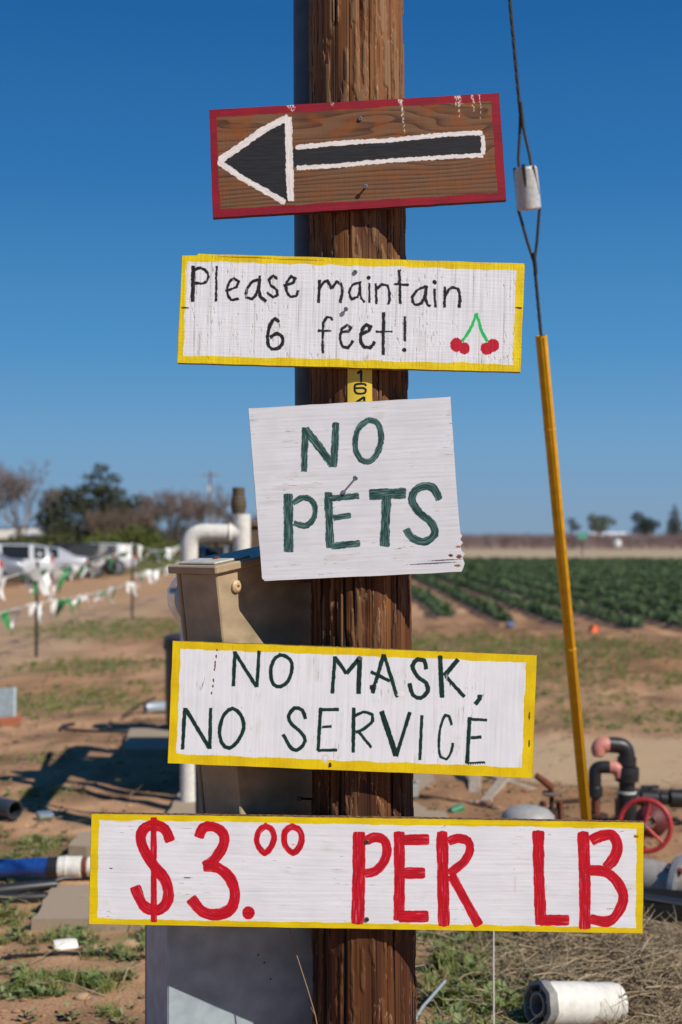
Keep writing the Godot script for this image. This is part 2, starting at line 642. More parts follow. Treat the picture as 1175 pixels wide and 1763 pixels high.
func sky_sun_camera() -> void:
	var cam := Camera3D.new()
	cam.name = "camera"
	add_child(cam)
	cam.position = Vector3(0, 1.6, 0)
	cam.rotation_degrees = Vector3(1.135, 0, 0)
	cam.keep_aspect = Camera3D.KEEP_HEIGHT
	var env := Environment.new()
	env.background_mode = Environment.BG_SKY
	env.tonemap_mode = Environment.TONE_MAPPER_LINEAR
	env.tonemap_exposure = 1.05
	env.sdfgi_enabled = true
	env.ssao_enabled = true
	env.ssil_enabled = true
	# a clear sky measured by elevation: degrees, then linear red, green, blue
	var stops := [[0.0, 0.235, 0.345, 0.480], [1.6, 0.212, 0.352, 0.521], [4.0, 0.160, 0.348, 0.572], [7.7, 0.080, 0.279, 0.552], [14.4, 0.031, 0.174, 0.440], [20.4, 0.0165, 0.122, 0.352], [35.0, 0.012, 0.095, 0.290], [60.0, 0.010, 0.078, 0.245], [90.0, 0.010, 0.074, 0.232]]
	var pano := Image.create_empty(64, 1024, false, Image.FORMAT_RGBF)
	for y in 1024:
		var el := 90.0 - (y + 0.5) / 1024.0 * 180.0
		var c := Color(0.20, 0.14, 0.095)
		if el >= 0.0:
			var k := 0
			while k < stops.size() - 2 and el > stops[k + 1][0]:
				k += 1
			var f: float = clampf((el - stops[k][0]) / (stops[k + 1][0] - stops[k][0]), 0.0, 1.0)
			c = Color(stops[k][1], stops[k][2], stops[k][3]).lerp(Color(stops[k + 1][1], stops[k + 1][2], stops[k + 1][3]), f)
			c = Color(c.r / 1.05, c.g / 1.05, c.b / 1.05)
		for x in 64:
			pano.set_pixel(x, y, c)
	var sky := PanoramaSkyMaterial.new()
	sky.panorama = ImageTexture.create_from_image(pano)
	env.sky = Sky.new()
	env.sky.sky_material = sky
	var we := WorldEnvironment.new()
	we.name = "daylight"
	we.environment = env
	var lens := CameraAttributesPhysical.new()
	lens.frustum_focal_length = 33.32
	lens.frustum_focus_distance = 3.2
	lens.frustum_near = 0.05
	lens.frustum_far = 5000.0
	lens.exposure_aperture = 2.45
	we.camera_attributes = lens
	add_child(we)
	cam.fov = 39.607
	cam.near = 0.05
	cam.far = 5000.0
	cam.current = true
	var sun := DirectionalLight3D.new()
	sun.name = "sun"
	add_child(sun)
	sun.look_at_from_position(SUN * 10.0, Vector3.ZERO)
	sun.light_energy = 1.45
	sun.light_color = Color(1.0, 0.97, 0.925)
	sun.light_angular_distance = 0.5
	sun.shadow_enabled = true


func textures() -> void:
	grey("cloud", 0.012, 3, 5, 0.80, 1.0, 1.3)
	grey("grit", 0.09, 5, 5, 0.80, 1.0, 1.4)
	grey("fine", 0.03, 8, 5, 0.86, 1.0, 1.2)
	grey("rusty", 0.03, 12, 5, 0.45, 1.0, 1.8)
	grey("drawn", 0.05, 15, 4, 0.82, 1.0, 1.2, 1, 16)
	mat("screw_grey", rgb(150, 150, 150), 0.38, 0.8)
	mat("nail_rust", rgb(92, 84, 62), 0.5, 0.6)
	mat("black_paint", rgb(28, 28, 30), 0.6)
	mat("rust", rgb(150, 84, 58), 0.85, 0.1, "rusty", 6.0, 0.12)
	mat("rust_dark", rgb(92, 62, 50), 0.85, 0.1, "rusty", 6.0, 0.12)
	mat("white_pvc", rgb(236, 232, 222), 0.38, 0.0, "fine", 2.0)
	mat("black_poly", rgb(40, 40, 42), 0.42, 0.0, "fine", 3.0)
	mat("concrete", rgb(176, 156, 132), 0.9, 0.0, "grit", 3.0, 0.15)


# ------------------------------------------------------------------ ground
var gn := noise(0.35, 71, 4)
var gn2 := noise(0.05, 72, 4)
var gn3 := noise(2.2, 73, 3)
# grassy places: x, z, half width, half depth, how thick
const TURF := [[-3.8, -26.0, 1.6, 3.0, 0.8], [-3.3, -18.3, 0.9, 1.3, 0.8], [-3.0, -14.2, 1.0, 1.2, 0.75], [-2.2, -15.5, 0.8, 0.8, 0.4], [-1.75, -7.35, 0.5, 0.35, 0.6], [-1.45, -6.95, 0.35, 0.2, 0.7], [-1.5, -6.15, 0.35, 0.22, 0.6],
	[-0.92, -5.74, 0.38, 0.12, 1.2], [-1.08, -5.14, 0.16, 0.13, 1.3], [-0.92, -5.15, 0.15, 0.11, 1.4], [-0.8, -5.48, 0.2, 0.07, 0.8], [-0.75, -4.85, 0.09, 0.06, 0.5], [-1.12, -5.5, 0.07, 0.06, 0.7], [-1.42, -8.2, 0.2, 0.14, 0.6], [0.42, -5.15, 0.42, 0.5, 1.0], [0.3, -5.9, 0.5, 0.4, 0.7],
	[2.7, -12.9, 1.1, 0.8, 0.6], [2.2, -14.6, 0.8, 0.8, 0.5], [2.4, -17.0, 1.6, 1.4, 0.55], [2.4, -21.5, 2.6, 3.0, 0.75], [6.5, -20.5, 3.0, 1.6, 0.5], [4.6, -16.0, 1.4, 1.0, 0.5], [0.9, -15.0, 0.7, 0.9, 0.3], [-5.5, -12.0, 1.2, 1.2, 0.6], [-2.6, -10.4, 0.5, 0.4, 0.4], [-1.85, -9.0, 0.25, 0.2, 0.7], [1.1, -6.3, 0.5, 0.3, 0.5]]

func turf(x: float, z: float) -> float:
	var best := 0.0
	for p in TURF:
		var dx: float = (x - p[0]) / p[2]
		var dz: float = (z - p[1]) / p[3]
		var d := dx * dx + dz * dz
		if d < 2.2:
			best = maxf(best, p[4] * clampf(1.25 - d * 0.8, 0.0, 1.0))
	return best

func height(x: float, z: float) -> float:
	var near := clampf(1.0 - (-z - 30.0) / 60.0, 0.0, 1.0)
	var y := (gn.get_noise_2d(x, z) * 0.035 + gn3.get_noise_2d(x, z) * 0.017 + gn3.get_noise_2d(x * 3.1, z * 3.1) * 0.006) * near - 0.012
	y += 0.10 * exp(-((x - 1.0) * (x - 1.0) / 0.5 + (z + 8.6) * (z + 8.6) / 0.6))
	var path := smoothstep(0.5, 1.3, x) * smoothstep(-12.0, -11.3, z) * (1.0 - smoothstep(-9.5, -9.0, z))
	return lerpf(y, -0.01, path * 0.8)

func soil(x: float, z: float) -> Color:
	var n := gn2.get_noise_2d(x * 2.0, z * 2.0)
	var f := gn.get_noise_2d(x * 2.3 + 40.0, z * 2.3)
	var c := Color(0.440, 0.242, 0.120).lerp(Color(0.611, 0.370, 0.202), clampf(0.5 + n * 1.2, 0.0, 1.0))
	c = c.lerp(Color(0.20, 0.118, 0.068), clampf(f * 1.9 - 0.1, 0.0, 0.65))
	c = c * (0.90 + 0.45 * gn3.get_noise_2d(x * 1.7, z * 0.9) + 0.12 * n)
	c.b *= 1.06
	var path := smoothstep(0.5, 1.3, x) * smoothstep(-12.0, -11.3, z) * (1.0 - smoothstep(-9.5, -9.0, z))
	c = c.lerp(Color(0.611, 0.442, 0.270), path * 0.85)
	var lane := smoothstep(-3.4, -4.4, x) * smoothstep(-12.0, -18.0, z)
	c = c.lerp(Color(0.511, 0.360, 0.228), lane * 0.7)
	c = c.lerp(Color(0.540, 0.320, 0.174), smoothstep(-4.5, -6.5, x) * smoothstep(-30.0, -38.0, z) * 0.8)
	c = c.lerp(Color(0.20, 0.19, 0.075), clampf(turf(x, z) - 0.3, 0.0, 0.45))
	if z < -66.0 and x < 2.0:
		c = c.lerp(Color(0.13, 0.16, 0.05), 0.85 * smoothstep(-66.0, -72.0, z))
	if x > 2.0:
		c = c.lerp(Color(0.52, 0.40, 0.27), smoothstep(-106.0, -109.0, z))
	return c

func ground() -> void:
	var xs := []
	var x := 0.0
	while x < 1500.0:
		xs.append(x)
		x += clampf(x * 0.06, 0.11, 400.0)
	var cols := []
	for i in range(xs.size() - 1, 0, -1):
		cols.append(-xs[i])
	cols += xs
	var rows := []
	var z := 12.0
	while z > -1600.0:
		rows.append(z)
		var d := -z
		z -= 3.0 if d < 0.0 else (0.5 if d < 4.2 else clampf((d - 3.0) * 0.035, 0.07, 300.0))
	var v := PackedVector3Array()
	var nrm := PackedVector3Array()
	var col := PackedColorArray()
	var idx := PackedInt32Array()
	var nx := cols.size()
	for r in rows.size():
		for c in nx:
			var px: float = cols[c]
			var pz: float = rows[r]
			v.append(Vector3(px, height(px, pz), pz))
			var e := 0.04
			nrm.append(Vector3(height(px - e, pz) - height(px + e, pz), 2.0 * e, height(px, pz - e) - height(px, pz + e)).normalized() if pz > -60.0 and absf(px) < 30.0 else Vector3.UP)
			col.append(soil(px, pz))
	for r in rows.size() - 1:
		for c in nx - 1:
			var a := r * nx + c
			idx.append_array(PackedInt32Array([a, a + nx, a + nx + 1, a, a + nx + 1, a + 1]))
	var arr := []
	arr.resize(Mesh.ARRAY_MAX)
	arr[Mesh.ARRAY_VERTEX] = v
	arr[Mesh.ARRAY_NORMAL] = nrm
	arr[Mesh.ARRAY_COLOR] = col
	arr[Mesh.ARRAY_INDEX] = idx
	var mesh := ArrayMesh.new()
	mesh.add_surface_from_arrays(Mesh.PRIMITIVE_TRIANGLES, arr)
	var m := StandardMaterial3D.new()
	m.resource_name = "dry_soil"
	m.vertex_color_use_as_albedo = true
	m.albedo_texture = tex["grit"]
	m.uv1_triplanar = true
	m.uv1_world_triplanar = true
	m.uv1_scale = Vector3.ONE * 1.1
	m.heightmap_enabled = true
	m.heightmap_texture = tex["grit"]
	m.heightmap_scale = 1.0
	m.roughness = 0.95
	m.metallic_specular = 0.2
	structure(put_mesh("ground", mesh, m), "dry brown soil with packed tracks and thin grass")
	# clods and pebbles lying on the soil
	var lump := newst()
	lathe(lump, [Vector2(0, -0.5), Vector2(0.42, -0.3), Vector2(0.52, 0.05), Vector2(0.33, 0.36), Vector2(0, 0.47)], 7, Transform3D(), true)
	lump.generate_normals()
	var lm := mat("clod", Color.WHITE, 0.95, 0.0, "grit", 2.0)
	lm.vertex_color_use_as_albedo = true
	var where := []
	var tints := []
	for i in 14000:
		var d := 4.4 + 12.0 * pow(rng.randf(), 1.6)
		var px := rng.randf_range(-0.36, 0.36) * d
		if px > 0.6 and d > 9.3 and d < 11.6 and rng.randf() < 0.85:
			continue
		var s := 0.004 + 0.02 * pow(rng.randf(), 5.0)
		where.append(Transform3D(Basis.from_euler(Vector3(rng.randf_range(-0.5, 0.5), rng.randf() * TAU, rng.randf_range(-0.5, 0.5))).scaled(Vector3(s * rng.randf_range(0.8, 1.9), s * rng.randf_range(0.4, 0.9), s * rng.randf_range(0.7, 1.3))), Vector3(px, height(px, -d) + s * 0.12, -d)))
		var k := rng.randf()
		tints.append(soil(px, -d).lerp(Color(0.42, 0.36, 0.30), 0.5 if k > 0.85 else 0.0) * (0.55 + 0.5 * rng.randf()))
	for i in 2500:
		var d := 8.0 + 14.0 * rng.randf()
		var px := rng.randf_range(-0.30, 0.30) * d
		if px > 0.6 and d > 9.0 and d < 11.8:
			continue
		var s := 0.012 + 0.05 * pow(rng.randf(), 5.0)
		where.append(Transform3D(Basis.from_euler(Vector3(rng.randf_range(-0.5, 0.5), rng.randf() * TAU, rng.randf_range(-0.5, 0.5))).scaled(Vector3(s * rng.randf_range(0.8, 1.9), s * 0.5, s)), Vector3(px, height(px, -d) + s * 0.1, -d)))
		tints.append(soil(px, -d) * (0.45 + 0.8 * rng.randf()))
	scatter("pebbles", "clods and pebbles strewn over the dry soil", "pebbles", lump.commit(), lm, where, tints)


# ------------------------------------------------------------------ the pole and its boards
func pole_axis(h: float) -> Vector3:
	return Vector3(0.0348 + (2.87 - h) * 0.0082, h, -3.317)

func pole_radius(h: float) -> float:
	return maxf(0.1084 + (2.87 - h) * 0.0045, 0.08)

func pole_and_boards() -> void:
	var w := 1024
	var h := 1536                                              # once round, and 2.56 m of height
	var grain := bytes_of(0.2, 31, 4, w / 2, h / 60, w, h)
	var bands := bytes_of(0.05, 32, 3, w / 3, h / 120, w, h)
	var flake := bytes_of(0.05, 33, 5, w / 2, h / 7, w, h)
	var check := bytes_of(0.05, 34, 2, w / 2, h / 170, w, h)
	var cloud := bytes_of(0.02, 35, 4, w / 4, h / 6, w, h)
	var tatter := bytes_of(0.3, 36, 2, w / 2, h / 8, w, h)
	var data := PackedByteArray()
	data.resize(w * h * 3)
	var hgt := PackedFloat32Array()
	hgt.resize(w * h)
	for y in h:
		var up := 1.0 - float(y) / h                            # 0 at the foot, 1 at the top of the repeat
		for x in w:
			var i := y * w + x
			var seam := smoothstep(0.0, 40.0, minf(x, w - 1 - x))   # the join is at the back of the pole
			var g := grain[i] / 255.0
			var b := bands[i] / 255.0
			var fl := flake[i] / 255.0 + (tatter[i] / 255.0 - 0.5) * 0.15
			var c := Color(0.27, 0.145, 0.075).lerp(Color(0.50, 0.325, 0.19), up)
			c = c.lerp(Color(0.62, 0.41, 0.22), clampf((b - 0.45) * 2.0, 0.0, 0.75) * (0.3 + 0.7 * up))
			c = c.lerp(Color(0.20, 0.12, 0.08), clampf((0.5 - cloud[i] / 255.0) * 2.2, 0.0, 0.7) * (1.0 - 0.4 * up))
			c = c * (0.84 + g * 0.3)
			var z := 0.6 + (g - 0.5) * 0.16 + (b - 0.5) * 0.12
			var lift := clampf((fl - 0.60 + 0.075 * up) * 30.0, 0.0, 1.0)    # where the outer skin is still on
			if lift > 0.0:
				c = c.lerp(Color(0.52, 0.40, 0.29) * (0.86 + g * 0.25), lift * (0.25 + 0.6 * up))
				z += lift * 0.3
			var rim := clampf(1.2 - absf(fl - 0.593 + 0.075 * up) * 52.0, 0.0, 1.0) * clampf((g - 0.36) * 3.5, 0.0, 1.0)
			c = c.lerp(Color(0.74, 0.57, 0.42), rim * 0.8 * seam)
			var line := absf(check[i] / 255.0 - 0.5)
			var line2 := absf(check[(i + 311) % (w * h)] / 255.0 - 0.62)
			var cr := maxf(clampf((0.022 - line) * 90.0, 0.0, 1.0), 0.85 * clampf((0.016 - line2) * 110.0, 0.0, 1.0)) * seam
			z -= cr * 0.6
			c = c.lerp(Color(0.06, 0.04, 0.03), cr * 0.9)
			data[i * 3] = int(clampf(c.r, 0, 1) * 255.0)
			data[i * 3 + 1] = int(clampf(c.g, 0, 1) * 255.0)
			data[i * 3 + 2] = int(clampf(c.b, 0, 1) * 255.0)
			hgt[i] = z
	var hb := PackedByteArray()
	hb.resize(w * h)
	for i in w * h:
		hb[i] = int(clampf(hgt[i], 0.0, 1.0) * 255.0)
	var m := StandardMaterial3D.new()
	m.resource_name = "creosoted_pole"
	m.albedo_texture = ImageTexture.create_from_image(Image.create_from_data(w, h, false, Image.FORMAT_RGB8, data))
	m.heightmap_enabled = true
	m.heightmap_texture = ImageTexture.create_from_image(Image.create_from_data(w, h, false, Image.FORMAT_L8, hb))
	m.heightmap_scale = 0.35
	m.roughness = 0.72
	m.metallic_specular = 0.35
	var levels := []
	var y := -0.4
	while y < 8.8:
		levels.append(y)
		y += 0.006 if y > 0.38 and y < 2.95 else 0.1
	var sides := 180
	var v := PackedVector3Array()
	var uv := PackedVector2Array()
	var idx := PackedInt32Array()
	for lv in levels.size():
		var hh: float = levels[lv]
		for k in sides + 1:
			var u := float(k) / sides
			var a := u * TAU                                    # u = 0 at the back
			var vy := (hh - 0.4) / 2.56
			var tx := mini(w - 1, int(u * w))
			var ty := int(fposmod(1.0 - vy, 1.0) * h) % h
			var r := pole_radius(hh) + (hgt[ty * w + tx] - 0.6) * 0.009
			# a knot low on the front
			var dk := Vector2(wrapf(a - PI - 0.02, -PI, PI) * 0.115 - 0.0, hh - 1.472).length()
			r += 0.004 * exp(-dk * dk / 0.0006) - 0.005 * exp(-dk * dk / 0.00012)
			v.append(pole_axis(hh) + Vector3(sin(a) * -r, 0, -cos(a) * r))
			uv.append(Vector2(u, 1.0 - vy))
	var nx := sides + 1
	for lv in levels.size() - 1:
		for k in sides:
			var a := lv * nx + k
			idx.append_array(PackedInt32Array([a, a + nx, a + 1, a + 1, a + nx, a + nx + 1]))
	var nrm := PackedVector3Array()
	nrm.resize(v.size())
	for lv in levels.size():
		for k in nx:
			var i := lv * nx + k
			var du := v[i + 1 if k < sides else lv * nx + 1] - v[i - 1 if k > 0 else lv * nx + sides - 1]
			var dv := v[i + nx if lv < levels.size() - 1 else i] - v[i - nx if lv > 0 else i]
			nrm[i] = -dv.cross(du).normalized()
			var out := v[i] - pole_axis(levels[lv])
			if nrm[i].dot(out) < 0.0:
				nrm[i] = -nrm[i]
	var arr := []
	arr.resize(Mesh.ARRAY_MAX)
	arr[Mesh.ARRAY_VERTEX] = v
	arr[Mesh.ARRAY_NORMAL] = nrm
	arr[Mesh.ARRAY_TEX_UV] = uv
	arr[Mesh.ARRAY_INDEX] = idx
	var mesh := ArrayMesh.new()
	mesh.add_surface_from_arrays(Mesh.PRIMITIVE_TRIANGLES, arr)
	var pole := thing("utility_pole", "brown creosoted wooden utility pole that carries the five painted boards", "utility pole", Vector3.ZERO)
	put_mesh("shaft", mesh, m, pole)
	var kn := newst()
	var ka := pole_axis(1.472) + Vector3(0.002, 0, pole_radius(1.472) - 0.004)
	lathe(kn, [Vector2(0.014, 0), Vector2(0.012, 0.0035), Vector2(0.0, 0.0045)], 14, along(ka, ka + Vector3(0, 0, 1)), true)
	obj("knot", kn, mat("knot_wood", rgb(96, 70, 44), 0.8, 0.0, "rusty", 20.0, 0.05), pole)
	# the riser conduit on the far side of the pole
	var cst := newst()
	tube(cst, [Vector3(-0.062, 1.5, -3.437), Vector3(-0.0687, 3.0, -3.437), Vector3(-0.09, 6.4, -3.437)], 0.048, 20)
	tag(obj("riser_conduit", cst, mat("conduit_grey", rgb(88, 92, 98), 0.5, 0.2, "cloud", 2.0)), "grey metal riser conduit running up behind the wooden pole", "conduit")
	# yellow number tape on the pole
	var tb := Board.new([Vector2(-28, 62), Vector2(28, 62), Vector2(28, -62), Vector2(-28, -62)], 5)
	tb.s = 3.0
	tb.w = int(68 * 3.0)
	tb.h = int(136 * 3.0)
	for a in 4:
		pass
	tb.R.resize(tb.w * tb.h)
	tb.G.resize(tb.w * tb.h)
	tb.B.resize(tb.w * tb.h)
	tb.H.resize(tb.w * tb.h)
	tb.R.fill(0.88)
	tb.G.fill(0.76)
	tb.B.fill(0.25)
	tb.H.fill(0.5)
	tb.paints = {"main": [rgb(14, 14, 12), rgb(18, 18, 14)]}
	tb.rough_edge = 0.1
	tb.stroke(6.0, [-3.5, 28.5, 0.0, 31.0, 2.5, 32.5], false, "main")
	tb.stroke(5.4, [3.0, 32.0, 3.0, 7.0], false, "main")
	tb.stroke(4.8, [14.0, -1.0, 12.0, 2.5, 1.0, 3.5, -10.0, 1.5, -12.0, -8.0, -9.5, -16.5, 1.0, -19.0, 11.5, -16.5, 13.0, -9.0, 8.0, -6.0, -10.0, -6.5], true, "main")
	tb.stroke(5.0, [10.0, -26.0, -8.0, -38.0, 16.0, -38.0], false, "main")
	tb.stroke(5.0, [10.0, -26.0, 10.0, -46.0], false, "main")
	var tm := StandardMaterial3D.new()
	tm.resource_name = "number_tape"
	tm.albedo_texture = ImageTexture.create_from_image(tb.picture())
	tm.roughness = 0.4
	var ts := newst()
	ts.set_smooth_group(1)
	var tc := Vector3(0.0425, 1.925 + 0.024, -3.317)
	var n := 10
	for k in n:
		for part in [0, 1]:
			pass
		var a0 := lerpf(-0.24, 0.24, float(k) / n)
		var a1 := lerpf(-0.24, 0.24, float(k + 1) / n)
		var r := pole_radius(1.92) + 0.004
		var p := func(a: float, yy: float) -> Vector3: return tc + Vector3(sin(a) * r, yy, cos(a) * r)
		var q := [[a0, -0.062], [a1, -0.062], [a1, 0.062], [a0, -0.062], [a1, 0.062], [a0, 0.062]]
		for j in [0, 2, 1, 3, 5, 4]:
			ts.set_uv(Vector2((q[j][0] / 0.24 * 28.0 + 34.0) / 68.0, (68.0 - q[j][1] * 1000.0) / 136.0))
			ts.add_vertex(p.call(q[j][0], q[j][1]))
	tag(obj("number_tag", ts, tm), "narrow yellow metal strip with black numbers nailed to the pole", "number tag")

	# ---- the arrow board
	var b := Board.new([Vector2(-325, 122), Vector2(327.5, 121.5), Vector2(328.5, -121), Vector2(-331, -122)], 11)
	bare_timber(b, 40)
	b.border([17, 19, 18, 15], rgb(150, 18, 40), rgb(120, 16, 36), 1.6)
	b.paints = {"black": [rgb(30, 31, 36), rgb(44, 44, 48)], "white": [rgb(238, 232, 228), rgb(206, 196, 196)]}
	b.streaky = 0.3
	b.rough_edge = 1.6
	b.fill([-313.3, 2.8, -152.4, 94, -159.3, -97.8], "black")
	b.fill([-143.7, 23.3, 6.5, 24.8, 281.6, 30.7, 282, -14, -20.4, -15.5, -145, -18.5], "black")
	b.stroke(15.5, [-309.2, 6.8, -259, 36.1, -209.3, 67.5, -149.3, 94.8], true, "white")
	b.stroke(13.1, [-311.8, 3.4, -257.4, -38.8, -211.4, -68.4, -167.6, -97.3], true, "white")
	b.stroke(16.4, [-148.4, 94.7, -151.3, 35.7, -153.1, -18.1, -154.6, -94.2], true, "white")
	b.stroke(10.7, [-137, 25.2, -74.1, 28.1, 8.3, 29.8, 75.3, 29.3, 199.6, 34.3, 284.8, 33.6], true, "white")
	b.stroke(10.1, [-136.2, -20.9, -88.9, -21, -17.2, -21.1, -20.7, -20.2, 72.5, -17, 178, -16.5, 281.8, -16.5], true, "white")
	b.stroke(9.9, [283.8, 26.8, 285.3, 5, 282.9, -15], false, "white")
	b.drip(108.0, 118.0, 40.0, 3.2)
	b.drip(106.0, 120.0, 96.0, 5.0)
	b.drip(228.0, 120.0, 96.0, 5.0)
	b.drip(240.0, 120.0, 100.0, 7.0)
	b.drip(236.0, 104.0, 66.0, 2.4)
	b.drip(268.0, 120.0, 82.0, 3.2)
	b.drip(283.0, 120.0, 62.0, 1.8)
	b.drip(-148.0, 122.0, 108.0, 6.0)
	b.drip(-138.0, 122.0, 106.0, 5.0)
	b.drip(-46.0, 122.0, 112.0, 4.0)
	var s1_edge := mat("red_edge", rgb(112, 26, 34), 0.7, 0.0, "rusty", 5.0, 0.05)
	board_thing("arrow_sign", "brown board with red edging and a black arrow outlined in white", b, Vector3(0.0359, 2.4656, BOARD_Z), 3.41, 20.0,
		[Vector2(-325, 122), Vector2(327.5, 121.5), Vector2(328.5, -121), Vector2(-331, -122)], s1_edge, 0.06, 0.62, [[81.0, 14.4 + 65.0, 3.0, 5.0], [14.4, -75.0, 15.0, 5.0], [12.0, 81.3, 3.0, 5.0]].slice(1))

	# ---- please maintain six feet
	b = Board.new([Vector2(-382.8, 122.2), Vector2(386.5, 122.2), Vector2(382.8, -122.2), Vector2(-386.5, -122.2)], 12)
	whitewash(b, 50, true, "sawn", 0.91)
	b.dry = 0.32
	b.streaky = 0.2
	b.border([15, 18, 17, 12], rgb(240, 212, 16), rgb(214, 182, 12), 2.2)
	b.paints = {"main": [rgb(26, 26, 30), rgb(50, 48, 50)], "green": [rgb(40, 190, 92), rgb(72, 206, 116)], "cherry": [rgb(190, 28, 52), rgb(160, 24, 46)]}
	b.stroke(9.2, [-357.2, 96.6, -356.4, 15.2], false, "main")
	b.stroke(6, [-354.8, 87.8, -340.5, 92.8, -324.2, 81.6, -325.2, 64.9, -338.4, 56.8, -351.9, 58.5], true, "main")
	b.stroke(5.3, [-304.9, 98, -304.1, 18.4], false, "main")
	b.stroke(5.7, [-284.2, 42.7, -259, 51.5, -254.4, 64.7, -264.5, 70.8, -275.9, 60.6, -279.9, 40.3, -270.3, 22.5, -252.7, 25.8], true, "main")
	b.stroke(6, [-208.9, 70.5, -221.9, 66.3, -235.5, 46.8, -235.8, 29.1, -223.6, 25.9, -212.7, 40.3, -208.6, 70.5], true, "main")
	b.stroke(6.7, [-207.4, 78.7, -208.2, 44, -201.8, 28.3, -191.7, 21.4], true, "main")
	b.stroke(6, [-168.3, 72.7, -177.3, 79.5, -187.3, 70, -182, 57.1, -168.3, 47.9, -165.9, 36.3, -175.6, 30.7, -190.1, 41.7], true, "main")
	b.stroke(6, [-152.3, 57.5, -132, 64.5, -127.2, 73.8, -136.6, 78.9, -145.5, 66.9, -147, 46.4, -137.1, 33.2, -124.1, 35, -120.2, 47.8], true, "main")
	b.stroke(6.9, [-72.9, 71.9, -74.2, 20.7], false, "main")
	b.stroke(6.1, [-71.1, 56.8, -63.9, 67.5, -55.2, 71.6, -45.5, 52.5], true, "main")
	b.stroke(6.4, [-44.7, 53.3, -34.1, 69.9, -24.6, 64.9, -21.3, 47.1, -25.4, 22.6], true, "main")
	b.stroke(5.5, [16.2, 69.6, 2.5, 64.8, -5.3, 47.5, 0.7, 30.5, 13.8, 37, 18.2, 59.2], true, "main")
	b.stroke(5.5, [18.4, 71.6, 18.7, 50.9, 21.6, 34.4, 29, 24.9], true, "main")
	b.stroke(4.7, [38.9, 68.6, 40.1, 25.2], false, "main")
	b.stroke(8.8, [36.4, 80.7, 37.2, 80.2], false, "main")
	b.stroke(5.3, [53, 69, 56.5, 21.5], false, "main")
	b.stroke(5.8, [57, 56.1, 66.1, 66.8, 79.4, 63.6, 84.9, 47.2, 83.9, 22.3], true, "main")
	b.stroke(6.4, [105.3, 99.7, 109.2, 24.3], false, "main")
	b.stroke(5, [94.8, 67.9, 126.9, 66.6], false, "main")
	b.stroke(6, [165.9, 64, 148.4, 56.5, 135.8, 39.1, 141.5, 23, 157.3, 27.3, 166.2, 53.4], true, "main")
	b.stroke(6.4, [167.3, 65.5, 165.9, 36.4, 169.8, 24.1, 177, 19.7], true, "main")
	b.stroke(5.7, [185.5, 60, 188.4, 17.6], false, "main")
	b.stroke(9.6, [184.7, 74.8, 185.8, 74.5], false, "main")
	b.stroke(6.4, [208.7, 65.2, 208.9, 18.5], false, "main")
	b.stroke(6.7, [210.3, 46.5, 223.6, 64.2, 237.5, 61.4, 242.6, 42, 241.4, 19], true, "main")
	b.stroke(7.8, [-161.4, -24.8, -170.8, -16.6, -181, -31.4, -186, -58, -181.8, -80.9, -167.5, -85.8, -153.3, -75.5, -152.3, -58.9, -164.9, -50.4, -180.3, -60], true, "main")
	b.stroke(5.5, [-42.2, -17.6, -45.2, -11.1, -53.5, -10.5, -61.5, -21.8, -62.4, -50.8, -61, -92.3], true, "main")
	b.stroke(5, [-73.1, -41.4, -42.7, -41.2], false, "main")
	b.stroke(6.1, [-22.2, -43.6, -5.7, -41.5, 0.8, -33.1, -8.3, -26.4, -19.1, -35.8, -23.2, -58.1, -15.7, -77.2, -4.7, -78.6, 5.4, -62], true, "main")
	b.stroke(7.5, [25.4, -45.7, 40.7, -38.6, 45.4, -29.1, 34.6, -25.5, 25.2, -37.4, 22.5, -59.6, 31.2, -75.9, 44.5, -76.7, 53.6, -63.7], true, "main")
	b.stroke(6.9, [72.8, 3.2, 73.9, -91.4], false, "main")
	b.stroke(4.7, [56.8, -40.7, 93.3, -38.9], false, "main")
	b.stroke(5.8, [120.5, -4.4, 121.5, -59.7], false, "main")
	b.stroke(9.9, [120.6, -79.6, 121.5, -80.4], false, "main")
	b.stroke(6.4, [280.7, 7.7, 271.9, -20.9, 261.8, -38.9, 250.6, -56.8], true, "green")
	b.stroke(6.7, [280.7, 7.7, 286.1, -9.9, 294.5, -34.4, 306.4, -55.3], true, "green")
	for q in [[237.3, -64.3, 14.2, 16.3], [255.2, -71.9, 12.7, 14.2], [306.2, -71.3, 14.9, 14.2], [319.4, -63.5, 14.2, 15.2]]:
		b.spot(q[0], q[1], q[2], q[3], rgb(196, 26, 50).lerp(rgb(160, 20, 40), 0.4 * absf(q[0] - floorf(q[0]))), 0.06, 0.12)
	b.spot(-374.0, 2.0, 10.0, 2.2, rgb(60, 34, 16), -0.3)
	b.spot(376.0, 22.0, 8.0, 2.6, rgb(70, 36, 16), -0.3)
	b.spot(-240.0, 119.0, 70.0, 1.6, rgb(150, 112, 20), -0.2)
	b.spot(-120.0, 117.0, 60.0, 1.2, rgb(140, 100, 20), -0.2)
	var s2_edge := mat("yellow_edge", rgb(186, 148, 30), 0.75, 0.0, "rusty", 4.0, 0.05)
	board_thing("distance_sign", "white rough-sawn board with yellow edging asking visitors to keep six feet, cherries beside", b, Vector3(0.0228, 2.1093, BOARD_Z), -1.55, 22.0,
		[Vector2(-382.8, 119.0), Vector2(-350, 120.5), Vector2(-346, 124.5), Vector2(-325, 124.0), Vector2(386.5, 122.2), Vector2(384.5, 2.0), Vector2(382.8, -122.2), Vector2(-386.5, -122.2)], s2_edge, 0.13, 0.6,
		[[6.6, 92.4, 2.5, 5.2], [-11.9, 7.5, 8.0, 5.2]])

	# ---- no pets
	b = Board.new([Vector2(-230.6, 193.4), Vector2(222.2, 195.9), Vector2(227.9, -195.9), Vector2(-219.5, -193.5)], 13)
	whitewash(b, 60, false, "smooth", 0.868)
